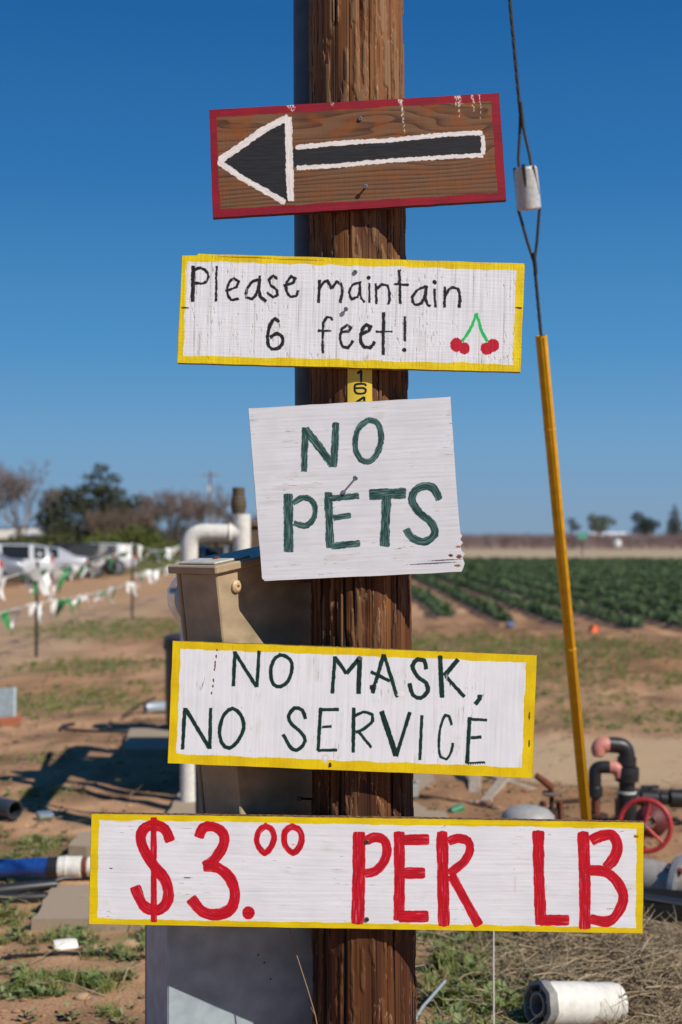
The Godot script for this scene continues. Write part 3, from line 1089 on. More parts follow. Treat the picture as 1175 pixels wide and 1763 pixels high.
	b.paints = {"main": [rgb(26, 60, 57), rgb(116, 148, 142)]}
	b.streaky = 0.4
	b.dry_end = 0.4
	b.stroke(14.5, [-105.9, 143.2, -113.9, 46.2], false, "main")
	b.stroke(17.7, [-105.4, 140.2, -75.4, 96.8, -48.8, 56.5], true, "main")
	b.stroke(15.8, [-36.7, 151.6, -46.6, 53.4], false, "main")
	b.stroke(13.2, [36.3, 152.6, 12, 134.1, 3.4, 95.7, 13.9, 67, 31.5, 60.1, 50.2, 75.3, 62.8, 110.5, 57.3, 143.7, 36.3, 152.6], true, "main")
	b.stroke(21.5, [-151.8, -3.3, -157.2, -130.9], false, "main")
	b.stroke(13.2, [-142.7, -24.1, -118.2, -12.2, -96.1, -24.7, -95.3, -54.6, -114.3, -75.2, -142.6, -68.3], true, "main")
	b.stroke(17.7, [-62.1, -4.3, -64.3, -126.2], false, "main")
	b.stroke(13.9, [-58.7, -17.7, 5.5, -14.4], false, "main")
	b.stroke(13.9, [-53.7, -61, -14.1, -57.6], false, "main")
	b.stroke(15.2, [-60.6, -124, 1.7, -121.2], false, "main")
	b.stroke(24.1, [31.2, -13.4, 110.1, -14.5], false, "main")
	b.stroke(20.9, [68, -18.3, 57.5, -128.9], false, "main")
	b.stroke(17.1, [185.7, -31.6, 170.4, -3.9, 140.5, -4.1, 123.8, -27.2, 137.7, -57.8, 165.1, -83.1, 170.3, -110.3, 146.2, -125.2, 119.8, -114.2, 108.3, -95.1], true, "main")
	b.spot(203.8, -158.2, 5.0, 4.0, rgb(96, 48, 26), -0.3)
	b.spot(222.0, -162.0, 7.0, 5.0, rgb(120, 70, 40), -0.3)
	b.spot(218.0, -182.0, 9.0, 3.0, rgb(150, 100, 62), -0.3)
	b.spot(221.0, -140.0, 6.0, 3.0, rgb(160, 110, 70), -0.2)
	b.spot(160.0, -174.0, 62.0, 1.7, rgb(92, 92, 98), -0.35)
	b.spot(190.0, -168.0, 40.0, 1.4, rgb(80, 78, 82), -0.35)
	var s3_edge := mat("white_edge", rgb(196, 190, 182), 0.8, 0.0, "cloud", 6.0, 0.05)
	board_thing("no_pets_sign", "square white board with dark green brushed letters and a splintered lower corner", b, Vector3(0.0331, 1.7137, BOARD_Z), 2.98, 19.0,
		[Vector2(-230.6, 193.4), Vector2(222.2, 195.9), Vector2(225.5, -40.0), Vector2(228.0, -110.0), Vector2(232.0, -116.0), Vector2(227.0, -124.0), Vector2(233.0, -132.0), Vector2(226.0, -139.0), Vector2(229.0, -150.0), Vector2(236.0, -157.0), Vector2(230.0, -164.0), Vector2(234.0, -178.0), Vector2(229.5, -190.0), Vector2(226.0, -196.0), Vector2(-213.5, -194.0), Vector2(-219.5, -188.0)], s3_edge, 0.09, 0.55,
		[[0.0, 24.1, 24.0, 5.8]])

	# ---- no mask, no service
	b = Board.new([Vector2(-404.4, 135.2), Vector2(404.2, 135.8), Vector2(404.5, -135.8), Vector2(-404.2, -135.2)], 14)
	whitewash(b, 72, true, "smooth", 0.92)
	b.border([16, 24, 22, 17], rgb(238, 206, 8), rgb(216, 178, 4), 2.0)
	b.rough_edge = 0.7
	b.paints = {"main": [rgb(12, 42, 34), rgb(44, 82, 70)], "hatch": [rgb(14, 40, 34), rgb(14, 40, 34)]}
	b.streaky = 0.22
	b.stroke(8, [-265.6, 117.9, -265.9, 41.2], false, "main")
	b.stroke(8, [-266.3, 116.4, -214.8, 41.8], false, "main")
	b.stroke(7.7, [-212, 121.1, -213.7, 41.8], false, "main")
	b.stroke(8, [-164.7, 113.8, -180.5, 98.6, -184.2, 71.1, -176.7, 48.4, -161.9, 43.8, -144.9, 56.9, -137.3, 85.7, -143.2, 105.5, -164.7, 113.8], true, "main")
	b.stroke(8, [-43.5, 115, -45.8, 33.8], false, "main")
	b.stroke(8, [-43.5, 114.2, -16.5, 78.8], false, "main")
	b.stroke(8.8, [-15.9, 78.8, 11.9, 115.3], false, "main")
	b.stroke(11.3, [11.9, 116.4, 12.2, 35], false, "main")
	b.stroke(8.8, [64.5, 123.6, 43.1, 38], false, "main")
	b.stroke(7.7, [65.6, 123.6, 98.1, 31.1], false, "main")
	b.stroke(7.3, [38, 84.6, 80.3, 65.8], false, "main")
	b.stroke(9.1, [160.2, 95.6, 155.1, 114.7, 140.4, 116.4, 129.3, 101.7, 141.2, 78.4, 161.1, 64.6, 165.1, 46.5, 150.3, 30.6, 132.5, 37.9, 124.3, 62.4], true, "main")
	b.stroke(10.9, [189.7, 126, 197.7, 33.9], false, "main")
	b.stroke(10.6, [230.1, 119.5, 201.2, 82.6], false, "main")
	b.stroke(8, [203.8, 81.6, 246.8, 38], false, "main")
	b.stroke(9.9, [281.3, 43, 280.6, 33.5, 271.9, 22.2], true, "main")
	b.stroke(8, [-371.5, -11.9, -372.6, -103.2], false, "main")
	b.stroke(8.8, [-370, -13.3, -313.3, -98.3], false, "main")
	b.stroke(7.7, [-314.2, -9.6, -312.5, -99.4], false, "main")
	b.stroke(8, [-265.7, -8.8, -283.4, -22.3, -292.4, -55.5, -286, -86.3, -270.3, -96.3, -252.6, -82.4, -239.3, -49.8, -247.7, -20.9, -265.7, -8.8], true, "main")
	b.stroke(8, [-103.3, -25.4, -110.6, -6.7, -128, -2.3, -141.1, -20.3, -133.1, -38.3, -111.3, -55.7, -101.8, -73.6, -113.5, -91.5, -130.2, -92.9, -151.2, -61.6], true, "main")
	b.stroke(8, [-70.4, -0, -72.5, -93.6], false, "main")
	b.stroke(7.3, [-68, -3.6, -30.5, -1.4], false, "main")
	b.stroke(5.8, [-65.4, -41.5, -45.4, -39.9], false, "main")
	b.stroke(6.6, [-72.5, -93.9, -30.6, -91.2], false, "main")
	b.stroke(8, [2.8, 3.6, 5.6, -95.6], false, "main")
	b.stroke(6.6, [5.4, -15.3, 24, -5.1, 44.6, -10.1, 45.9, -23.9, 27.2, -42.2, 10.4, -50.1], true, "main")
	b.stroke(6.6, [15.5, -48.9, 45.3, -82.4], false, "main")
	b.stroke(11.7, [64.7, -2, 100.6, -97.7], false, "main")
	b.stroke(8, [127.5, -1.7, 101.4, -99.1], false, "main")
	b.stroke(6.6, [154.4, -7.6, 153.9, -105.5], false, "main")
	b.stroke(5.5, [221.2, -26.1, 215.4, -7, 206.5, -4.5, 196.6, -32.6, 194.7, -76.5, 199.9, -97.5, 212.2, -102.4, 223.4, -82.7, 225, -66.2], true, "main")
	b.stroke(8.8, [260.6, -7.1, 258.8, -109], false, "main")
	b.stroke(6.2, [263.4, -11.7, 299.2, -12.1], false, "main")
	b.stroke(6.9, [265, -52.5, 287.9, -50.2], false, "main")
	b.stroke(6.2, [258.1, -109.8, 298.1, -106], false, "hatch")
	for k in [[-306, 120, 2], [-307, 106, 3], [-309, 92, 3], [-309, 84, 4], [-310, 76, 2], [-311, 52, 3], [-312, 40, 2], [-314, 24, 2]]:
		b.spot(k[0], k[1], 1.8, k[2] * 1.6, rgb(84, 32, 22), -0.25)
	b.spot(-56.7, -111.1, 9.0, 10.0, rgb(212, 212, 214), -0.25)
	b.spot(-56.7, -111.1, 5.5, 6.5, rgb(236, 236, 238), 0.3)
	b.spot(-45.7, -125.0, 4.0, 6.0, rgb(58, 26, 16), -0.4)
	b.spot(206.0, 80.0, 2.4, 12.0, rgb(150, 150, 152), -0.35)
	b.spot(214.0, 66.0, 1.6, 8.0, rgb(44, 44, 46), -0.35)
	b.spot(40.0, 50.0, 5.0, 8.0, rgb(28, 28, 28), -0.3)
	b.spot(54.0, 55.0, 5.0, 7.0, rgb(238, 238, 240), 0.2)
	b.spot(106.0, 38.0, 10.0, 7.0, rgb(236, 234, 236), 0.25)
	b.spot(392.0, 0.0, 2.0, 10.0, rgb(60, 44, 10), -0.3)
	b.spot(394.0, -60.0, 2.0, 8.0, rgb(60, 44, 10), -0.3)
	var s4_edge := mat("yellow_edge_worn", rgb(170, 138, 30), 0.75, 0.0, "rusty", 5.0, 0.05)
	board_thing("mask_sign", "white upright-grained board with yellow edging and dark green mask rule", b, Vector3(0.0252, 1.2248, BOARD_Z + 0.018), -2.26, 20.0,
		[Vector2(-404.4, 135.2), Vector2(404.2, 135.8), Vector2(404.5, -135.8), Vector2(-404.2, -135.2)], s4_edge, 0.09, 0.55, [[12.4, 114.0, 2.5, 5.0]])

	# ---- price
	b = Board.new([Vector2(-614.9, 122.1), Vector2(615.4, 122.8), Vector2(615.6, -122.8), Vector2(-616.1, -122.1)], 15)
	whitewash(b, 80, false, "smooth", 0.91)
	b.border([13, 16, 13, 17], rgb(238, 208, 6), rgb(212, 180, 4), 1.7)
	b.paints = {"main": [rgb(206, 16, 36), rgb(168, 12, 32)]}
	b.streaky = 0.5
	b.dry_end = 0.35
	b.rough_edge = 0.5
	b.stroke(23.9, [-439, 64.7, -451.5, 91.1, -477.9, 99.1, -499.6, 88.5, -504, 64.7, -490.7, 33.9, -469, 3.3, -447.4, -23.7, -440.3, -56.5, -449.4, -80.3, -471.2, -89.8, -496.2, -77.8, -514.7, -38.7], true, "main")
	b.stroke(13.5, [-476.3, 115.2, -474.7, 16, -471.5, -114.6], false, "main")
	b.stroke(22.2, [-374.6, 74.2, -366.5, 94.4, -344.7, 98.4, -321.5, 84.1, -319.6, 58.6, -338.1, 27.3, -360.4, 9.8], true, "main")
	b.stroke(24.6, [-362.6, 9.8, -334.1, 8, -305.3, -14.1, -292.3, -50.4, -301.6, -83.4, -332.4, -96.7, -364.6, -89.9, -389.5, -62.9], true, "main")
	b.stroke(30.2, [-262.4, -91.5, -260.2, -91.5], false, "main")
	b.stroke(12.8, [-226.8, 101, -241.9, 89.1, -245.5, 63.5, -228.3, 40.8, -213.3, 56.7, -207.1, 78.7, -216.1, 96.8, -226.8, 101], true, "main")
	b.stroke(13.5, [-167.3, 100.5, -183.2, 90.1, -183.4, 60.9, -164.5, 42.9, -149.8, 57.8, -145.8, 79.7, -154.5, 97.1, -167.3, 100.5], true, "main")
	b.stroke(28.3, [-18.6, 91.1, -17.6, -7.3, -18.4, -110.1], true, "main")
	b.stroke(20.3, [-1.8, 71.9, 15, 80.5, 36.8, 74.7, 44.6, 52.5, 37.6, 26.1, 19.4, 5.7, -3.8, -0.3], true, "main")
	b.stroke(24.3, [70.6, 92, 73.1, -5.8, 73.4, -101.2], true, "main")
	b.stroke(23.7, [81.7, 75.4, 136.4, 77.6], false, "main")
	b.stroke(23.7, [84.4, 2.1, 120.3, 2.7], false, "main")
	b.stroke(25, [82.9, -94.2, 128.7, -93.1], false, "main")
	b.stroke(26.3, [166.5, 94.2, 169.7, -4.2, 173.6, -112.5], true, "main")
	b.stroke(19.6, [180.8, 73.3, 200.8, 81.1, 223.8, 75.3, 229.1, 55.6, 217.7, 31.2, 199.4, 14.8, 184.1, 2.8], true, "main")
	b.stroke(20.3, [188.5, -0.8, 251, -109.7], false, "main")
	b.stroke(25.4, [380.6, 98.8, 383, 4.8, 389.3, -105], true, "main")
	b.stroke(24.1, [387.7, -97.2, 451, -96.2], false, "main")
	b.stroke(26.1, [480.3, 98.9, 485.1, 6.4, 487.1, -113.5], true, "main")
	b.stroke(24.1, [499.4, 81.3, 521.9, 91.8, 545.2, 93.4, 557.5, 70.3, 549.6, 41.8, 532, 21.5], true, "main")
	b.stroke(22.8, [496.3, 15, 529.2, 12.5, 555.8, -7.3, 571.8, -39.9, 562.8, -72.9, 539.3, -97.2, 498.7, -92.4], true, "main")
	b.spot(-570.0, 2.0, 4.0, 2.0, rgb(120, 120, 122), -0.3)
	b.spot(-400.0, -16.0, 12.0, 1.6, rgb(110, 108, 108), -0.35)
	b.spot(598.0, 92.0, 6.0, 4.0, rgb(150, 112, 20), -0.3)
	b.spot(-165.0, 62.0, 4.0, 1.6, rgb(190, 160, 130), 0.0)
	b.spot(330.0, -20.0, 1.2, 22.0, rgb(226, 190, 190), 0.0)
	var s5_edge := mat("price_edge", rgb(150, 112, 70), 0.8, 0.0, "rusty", 5.0, 0.05)
	board_thing("price_sign", "long white board with yellow edging and the red price per pound", b, Vector3(0.0572, 0.8584, BOARD_Z), -0.94, 22.0,
		[Vector2(-614.9, 122.1), Vector2(615.4, 122.8), Vector2(615.6, -122.8), Vector2(-616.1, -122.1)], s5_edge, 0.10, 0.55, [[-0.8, 69.8, 1.2, 5.2, "nail_rust"], [2.0, -101.6, 1.8, 5.2, "nail_rust"]])


# ------------------------------------------------------------------ cabinets at the foot of the pole
func cabinets() -> void:
	# the leaning meter pedestal
	var er := Vector3(0.645, 0, -0.764).normalized()
	var el := Vector3(-0.764, 0, -0.645).normalized()
	var lean := deg_to_rad(8.3)
	var up := (Vector3.UP * cos(lean) - er * sin(lean)).normalized()
	er = (er * cos(lean) + Vector3.UP * sin(lean)).normalized()
	var f := Transform3D(Basis(er, up, el), Vector3(-0.28, 1.543, -3.17))    # x along the broad face, y up, z across
	if f.basis.determinant() < 0.0:
		f.basis = Basis(er, up, el)
	var t := thing("meter_pedestal", "leaning beige metal meter pedestal with a capped top beside the pole", "meter box", Vector3.ZERO)
	var beige := mat("beige_enamel", rgb(188, 166, 134), 0.42, 0.0, "cloud", 2.6)
	var w := 0.44
	var dp := 0.1346
	var hb := 0.66
	var st := newst()
	box(st, Vector3(w, hb, dp - 0.017), f * Transform3D(Basis(), Vector3(w / 2, -0.018 - hb / 2, (dp - 0.017) / 2)), 0.003)
	obj("housing", st, beige, t)
	st = newst()
	box(st, Vector3(w - 0.004, hb, 0.012), f * Transform3D(Basis(), Vector3(w / 2, -0.018 - hb / 2, dp - 0.006)), 0.003)
	obj("front_cover", st, beige, t)
	st = newst()
	box(st, Vector3(w + 0.022, 0.0185, dp + 0.022), f * Transform3D(Basis(), Vector3(w / 2, -0.009, dp / 2)), 0.003)
	obj("cap", st, beige, t)
	st = newst()
	box(st, Vector3(0.118, 0.006, dp - 0.016), f * Transform3D(Basis(), Vector3(0.066, 0.0032, dp / 2)), 0.0028)
	obj("lid_plate", st, mat("zinc_plate", rgb(206, 202, 190), 0.55, 0.0, "cloud", 5.0), t)
	st = newst()
	lathe(st, [Vector2(0.009, 0), Vector2(0.007, 0.004), Vector2(0, 0.0055)], 14, f * Transform3D(Basis(), Vector3(0.062, 0.006, dp / 2 - 0.01)), true)
	obj("lid_bolt", st, M["rust"], t)
	st = newst()
	var kt := f * Transform3D(Basis(Vector3(1, 0, 0), Vector3(0, 0, -1), Vector3(0, 1, 0)), Vector3(0.056, -0.056, 0))
	lathe(st, [Vector2(0.0145, 0), Vector2(0.0142, 0.006), Vector2(0.0095, 0.0095), Vector2(0.004, 0.0097), Vector2(0.0036, 0.004), Vector2(0, 0.004)], 22, kt)
	obj("knockout_hub", st, mat("beige_hub", rgb(196, 172, 128), 0.5), t)
	st = newst()
	kt = f * Transform3D(Basis(Vector3(1, 0, 0), Vector3(0, 0, 1), Vector3(0, -1, 0)), Vector3(0.10, -0.095, dp))
	lathe(st, [Vector2(0.078, 0), Vector2(0.078, 0.018), Vector2(0.066, 0.020)], 32, kt)
	obj("meter_ring", st, mat("ring_steel", rgb(150, 150, 148), 0.35, 0.8), t)
	st = newst()
	lathe(st, [Vector2(0.066, 0.018), Vector2(0.065, 0.062), Vector2(0.060, 0.078), Vector2(0.048, 0.086), Vector2(0, 0.09)], 32, kt, true)
	var glass := mat("meter_glass", Color(0.86, 0.93, 0.92, 0.22), 0.06)
	glass.transparency = BaseMaterial3D.TRANSPARENCY_ALPHA
	obj("meter_glass", st, glass, t)
	st = newst()
	lathe(st, [Vector2(0.056, 0.0), Vector2(0.056, 0.058), Vector2(0, 0.060)], 28, kt)
	obj("meter_dial", st, mat("dial_face", rgb(160, 168, 164), 0.5), t)
	# the low grey cabinet
	var cr := Vector3(0.93, 0, -0.3675).normalized()
	var cn := Vector3(-0.3675, 0, -0.93).normalized()
	var g := Transform3D(Basis(cr, Vector3.UP, -cn), Vector3(-0.4, 0, -3.30))
	t = thing("grey_cabinet", "low grey-blue metal service cabinet standing behind the price board", "cabinet", Vector3.ZERO)
	var gm := mat("grey_enamel", rgb(176, 191, 198), 0.4, 0.0, "cloud", 2.0)
	st = newst()
	box(st, Vector3(0.56, 0.83, 0.205), g * Transform3D(Basis(), Vector3(0.28, 0.415, -0.1025)), 0.004)
	obj("housing", st, gm, t)
	st = newst()
	box(st, Vector3(0.552, 0.82, 0.022), g * Transform3D(Basis(), Vector3(0.28, 0.41, -0.224)), 0.003)
	obj("back_door", st, mat("grey_door", rgb(110, 112, 116), 0.45), t)
	st = newst()
	box(st, Vector3(0.58, 0.012, 0.26), g * Transform3D(Basis(), Vector3(0.28, 0.8365, -0.118)), 0.003)
	obj("top_plate", st, gm, t)
	st = newst()
	for q in [[0.22, 0.62], [0.25, 0.56], [0.235, 0.60]]:
		lathe(st, [Vector2(0.0022, 0.0), Vector2(0.0018, 0.0012), Vector2(0, 0.0014)], 8, g * Transform3D(Basis(Vector3(1, 0, 0), Vector3(0, 0, 1), Vector3(0, -1, 0)), Vector3(q[0], q[1], 0)))
	var rv := obj("rivet", st, M["black_poly"], t)
	rv.set_meta("kind", "stuff")
	# a bolt sticking out of the pole towards the pedestal
	st = newst()
	tube(st, [Vector3(-0.053, 1.0, -3.305), Vector3(-0.094, 1.012, -3.25)], 0.0028, 8)
	lathe(st, [Vector2(0.006, 0), Vector2(0.006, 0.004), Vector2(0, 0.005)], 10, along(Vector3(-0.094, 1.012, -3.25), Vector3(-0.104, 1.015, -3.236)))
	tag(obj("iron_bolt", st, M["black_poly"]), "black iron bolt poking from the pole between mask board and price board", "bolt")
	# a strand of twine hanging in front of the cabinet
	st = newst()
	tube(st, [Vector3(-0.118, 0.72, -3.24), Vector3(-0.10, 0.66, -3.235), Vector3(-0.075, 0.585, -3.23), Vector3(-0.058, 0.53, -3.225), Vector3(-0.047, 0.47, -3.222), Vector3(-0.03, 0.40, -3.22)], 0.0016, 6)
	tube(st, [Vector3(-0.058, 0.53, -3.225), Vector3(-0.066, 0.545, -3.221), Vector3(-0.068, 0.55, -3.218)], 0.0009, 4)
	tag(obj("loose_twine", st, mat("twine", rgb(140, 116, 88), 0.9)), "loose brown strand of twine hanging below the price board", "twine")


# ------------------------------------------------------------------ guy wire with its insulator and yellow guard
func guy(t: float) -> Vector3:
	return Vector3(1.0 - 1.1 * t, 8.5 * t, -5.55 + 2.15 * t)

func guy_wire() -> void:
	var t := thing("guy_wire", "twisted steel guy wire stretched from the ground to the pole top", "guy wire", Vector3.ZERO)
	var steel := mat("guy_steel", rgb(104, 98, 88), 0.55, 0.5, "rusty", 30.0, 0.05)
	var st := newst()
	strand(st, guy(0.358), guy(1.0), 0.0062)
	obj("upper_wire", st, steel, t)
	st = newst()
	strand(st, guy(0.0), guy(0.301), 0.0062)
	obj("lower_wire", st, steel, t)
	var sx := Vector3(1, 0.10, 0).normalized()
	st = newst()
	for s in [-1.0, 1.0]:
		tube(st, [guy(0.358), guy(0.349) + sx * 0.010 * s, guy(0.341) + sx * (0.018 if s > 0 else 0.022) * s + Vector3(0, 0, 0.008), guy(0.322) + sx * 0.024 * s + Vector3(0, 0, 0.022)], 0.0052, 8)
	tube(st, [guy(0.362) + Vector3(0.004, 0, 0.004), guy(0.352) + Vector3(0.005, 0, 0.008)], 0.0058, 8)
	obj("upper_loop", st, steel, t)
	st = newst()
	for s in [-1.0, 1.0]:
		tube(st, [guy(0.301), guy(0.309) + sx * 0.016 * s, guy(0.3215) + sx * 0.036 * s + Vector3(0, 0, -0.004), guy(0.338) + sx * 0.037 * s], 0.0052, 8)
	tube(st, [guy(0.297) + Vector3(0.003, 0, 0.005), guy(0.305) + Vector3(0.002, 0, 0.006)], 0.0058, 8)
	obj("lower_loop", st, steel, t)
	# strain insulator
	var ins := thing("strain_insulator", "white porcelain strain insulator hanging in the guy wire", "insulator", Vector3.ZERO)
	var a := guy(0.3215)
	var b := guy(0.338)
	var fr := along(a, b)
	var ln := a.distance_to(b)
	var por := mat("porcelain", rgb(214, 214, 214), 0.35, 0.0, "cloud", 8.0)
	st = newst()
	lathe(st, [Vector2(0, 0), Vector2(0.036, 0.0), Vector2(0.041, 0.006), Vector2(0.041, ln * 0.55), Vector2(0.040, ln - 0.008), Vector2(0.035, ln), Vector2(0, ln)], 24, fr)
	obj("body", st, por, ins)
	st = newst()
	var face := Vector3(-0.012, 0, 0.040)
	tube(st, [a + Vector3(0.0, 0, 0) + face + Vector3(0, 0.03, 0), b + face * 0.98 + Vector3(0, -0.002, 0)], 0.0065, 8)
	obj("groove_wire", st, steel, ins)
	st = newst()
	lathe(st, [Vector2(0.0115, 0), Vector2(0.0105, 0.003), Vector2(0.0, 0.0032)], 16, along(a + face + Vector3(0.0, 0.028, -0.002), a + face + Vector3(-0.004, 0.028, 0.05)))
	obj("wire_hole", st, mat("blue_glaze", rgb(60, 92, 128), 0.4), ins)
	st = newst()
	tube(st, [a + Vector3(0.026, 0.05, 0.029), b + Vector3(0.022, -0.006, 0.031)], 0.006, 8)
	obj("side_groove", st, mat("groove_grey", rgb(92, 92, 94), 0.6), ins)
	# guard
	st = newst()
	var g0 := guy(-0.002)
	var g1 := guy(0.2725)
	var gf := along(g0, g1)
	hollow(st, 0.0205, 0.017, g0.distance_to(g1), gf, 24, 0.05)
	var guard := thing("guy_guard", "yellow plastic tube guarding the lower end of the guy wire", "guy guard", Vector3.ZERO)
	obj("sleeve", st, mat("yellow_plastic", rgb(240, 176, 10), 0.42, 0.0, "cloud", 3.0), guard)
	st = newst()
	var gl := g0.distance_to(g1)
	box(st, Vector3(0.0045, gl - 0.01, 0.003), gf * Transform3D(Basis(), Vector3(0.006, gl * 0.5, 0.0205)), 0.001)
	obj("seam", st, mat("yellow_seam", rgb(206, 146, 10), 0.5), guard)
	for q in [0.16, 0.52, 0.86]:
		st = newst()
		lathe(st, [Vector2(0.0206, 0), Vector2(0.0216, 0.001), Vector2(0.0216, 0.008), Vector2(0.0206, 0.009)], 20, gf * Transform3D(Basis(), Vector3(0, gl * q, 0)))
		obj("clip_band", st, mat("yellow_band", rgb(214, 152, 10), 0.5), guard)

func strand(st: SurfaceTool, a: Vector3, b: Vector3, r: float) -> void:         # seven-wire strand: three helices read as a twist
	var n := int(a.distance_to(b) / 0.02)
	var fr := along(a, b)
	var ln := a.distance_to(b)
	for k in 4:
		var pts := []
		for i in n + 1:
			var s := float(i) / n
			var an := TAU * k / 4.0 + s * ln * 42.0
			pts.append(fr * Vector3(cos(an) * r * 0.5, s * ln, sin(an) * r * 0.5))
		tube(st, pts, r * 0.52, 5)


# ------------------------------------------------------------------ the pump station behind the pole
func pumps() -> void:
	var pvc: Material = M["white_pvc"]
	var t := thing("irrigation_riser", "large white plastic pipe that rises and bends behind the meter pedestal", "pipe", Vector3.ZERO)
	var st := newst()
	tube(st, bend(Vector3(-0.906, -0.1, -8.5), Vector3(-0.906, 1.648, -8.5), Vector3(-0.60, 1.642, -8.5), 0.10), 0.052, 24)
	obj("bent_pipe", st, pvc, t)
	st = newst()
	lathe(st, [Vector2(0.058, 0), Vector2(0.062, 0.01), Vector2(0.062, 0.12), Vector2(0.058, 0.13)], 24, at(-0.906, 0.55, -8.5))
	obj("coupling", st, pvc, t)
	st = newst()
	lathe(st, [Vector2(0.052, 0), Vector2(0.052, 1.70), Vector2(0.049, 1.755), Vector2(0, 1.755)], 24, at(-0.592, 0, -8.5))
	obj("standpipe", st, pvc, t)
	st = newst()
	lathe(st, [Vector2(0.060, 0), Vector2(0.060, 0.012)], 24, along(Vector3(-0.665, 1.643, -8.5), Vector3(-0.6, 1.643, -8.5)))
	lathe(st, [Vector2(0.060, 0.012), Vector2(0.052, 0.014)], 24, along(Vector3(-0.665, 1.643, -8.5), Vector3(-0.6, 1.643, -8.5)))
	obj("collar", st, pvc, t)
	# air valve on top
	st = newst()
	var r := []
	for k in 27:
		var y := k * 0.0058
		var base := 0.036 + 0.010 * sin(clampf(y / 0.11, 0.0, 1.0) * PI)
		r.append(Vector2(base + (0.002 if k % 4 < 2 else 0.0), y))
	r.append(Vector2(0.036, 0.158))
	r.append(Vector2(0.0, 0.158))
	lathe(st, r, 20, at(-0.613, 1.757, -8.5))
	tag(obj("air_valve", st, mat("brass_old", rgb(120, 104, 80), 0.7, 0.1, "rusty", 10.0)), "ribbed brown air valve screwed on top of the white standpipe", "valve")
	# filter box and pump skid
	t = thing("filter_box", "tall narrow brown metal filter box behind the white standpipe", "filter box", Vector3(0, 0, 0))
	var br := mat("brown_steel", rgb(122, 100, 80), 0.6, 0.0, "cloud", 1.0)
	st = newst()
	box(st, Vector3(0.40, 1.68, 0.5), at(-0.385, 0.84, -8.95), 0.01)
	obj("wall_box", st, br, t)
	st = newst()
	box(st, Vector3(0.44, 0.04, 0.54), at(-0.385, 1.70, -8.95), 0.008)
	obj("roof", st, br, t)
	t = thing("pump_skid", "bulky dark pump on its skid in the shade behind the meter pedestal", "pump", Vector3(0, 0, 0))
	st = newst()
	box(st, Vector3(0.95, 0.14, 1.7), at(-0.33, 0.1, -9.5), 0.01)
	obj("skid", st, M["rust_dark"], t)
	st = newst()
	box(st, Vector3(0.85, 0.95, 1.75), at(-0.36, 0.645, -9.62), 0.04)
	obj("engine_cover", st, mat("pump_green", rgb(60, 72, 66), 0.5, 0.0, "cloud", 1.5), t)
	st = newst()
	lathe(st, [Vector2(0.0, 0), Vector2(0.19, 0.01), Vector2(0.20, 0.1), Vector2(0.17, 0.3), Vector2(0.06, 0.34), Vector2(0.05, 0.4), Vector2(0, 0.4)], 20, at(-0.45, 1.11, -9.9), true)
	obj("air_cleaner", st, M["black_poly"], t)
	# manifold running away behind the pedestal
	t = thing("filter_manifold", "dark pipe manifold with clamps under the white riser", "pipe", Vector3.ZERO)
	st = newst()
	tube(st, [Vector3(-0.90, 1.50, -8.75), Vector3(-0.4, 1.50, -8.75)], 0.055, 16)
	obj("cross_pipe", st, M["black_poly"], t)
	st = newst()
	tube(st, bend(Vector3(-0.65, -0.05, -7.5), Vector3(-0.65, 1.42, -7.5), Vector3(-0.79, 1.42, -9.9), 0.16) + bend(Vector3(-0.785, 1.42, -9.8), Vector3(-0.80, 1.42, -10.1), Vector3(-0.80, -0.05, -10.1), 0.16).slice(1), 0.078, 18)
	obj("header_pipe", st, M["black_poly"], t)
	st = newst()
	tube(st, [Vector3(-0.775, -0.05, -7.82), Vector3(-0.80, 1.30, -7.84), Vector3(-1.10, 1.28, -9.9)], 0.02, 10)
	obj("sensing_line", st, M["black_poly"], t)
	st = newst()
	tube(st, [Vector3(-1.06, 1.29, -8.75), Vector3(-0.80, 1.29, -8.75)], 0.018, 10)
	obj("branch_line", st, M["black_poly"], t)
	st = newst()
	tube(st, [Vector3(-0.74, 1.42, -9.0), Vector3(-0.2, 0.9, -9.2)], 0.06, 14)
	tube(st, [Vector3(-0.77, 1.42, -9.55), Vector3(-0.2, 0.8, -9.7)], 0.06, 14)
	var dn := obj("down_pipes", st, M["black_poly"], t)
	dn.set_meta("kind", "stuff")
	for k in [0.0, 0.14]:
		st = newst()
		lathe(st, [Vector2(0.055, 0), Vector2(0.068, 0.002), Vector2(0.068, 0.03), Vector2(0.055, 0.032)], 18, along(Vector3(-0.86 + k, 1.5, -8.75), Vector3(0, 1.5, -8.75)))
		obj("clamp", st, mat("zinc_clamp", rgb(150, 150, 150), 0.4, 0.7), t)
	# brown plastic drum
	t = thing("brown_drum", "brown plastic drum with a dark lid behind the meter pedestal", "drum", Vector3(-1.20, 0, -11.75))
	st = newst()
	lathe(st, [Vector2(0, 0.0), Vector2(0.19, 0.01), Vector2(0.235, 0.07), Vector2(0.245, 0.15), Vector2(0.25, 0.45), Vector2(0.25, 0.70), Vector2(0.24, 0.73)], 28, Transform3D(), true)
	obj("barrel", st, mat("drum_brown", rgb(92, 74, 62), 0.5, 0.0, "cloud", 2.0), t)
	st = newst()
	lathe(st, [Vector2(0.262, 0.70), Vector2(0.268, 0.72), Vector2(0.262, 0.80), Vector2(0.22, 0.825), Vector2(0, 0.83)], 28)
	obj("lid", st, mat("drum_lid", rgb(62, 54, 52), 0.5), t)
	# concrete pads
	t = slab("concrete_pad", "pale concrete pad under the pump and its pipes", [Vector2(-1.62, -10.6), Vector2(-1.74, -11.75), Vector2(0.6, -11.9), Vector2(0.6, -7.7), Vector2(-0.98, -7.7), Vector2(-1.02, -10.6)], 0.05)
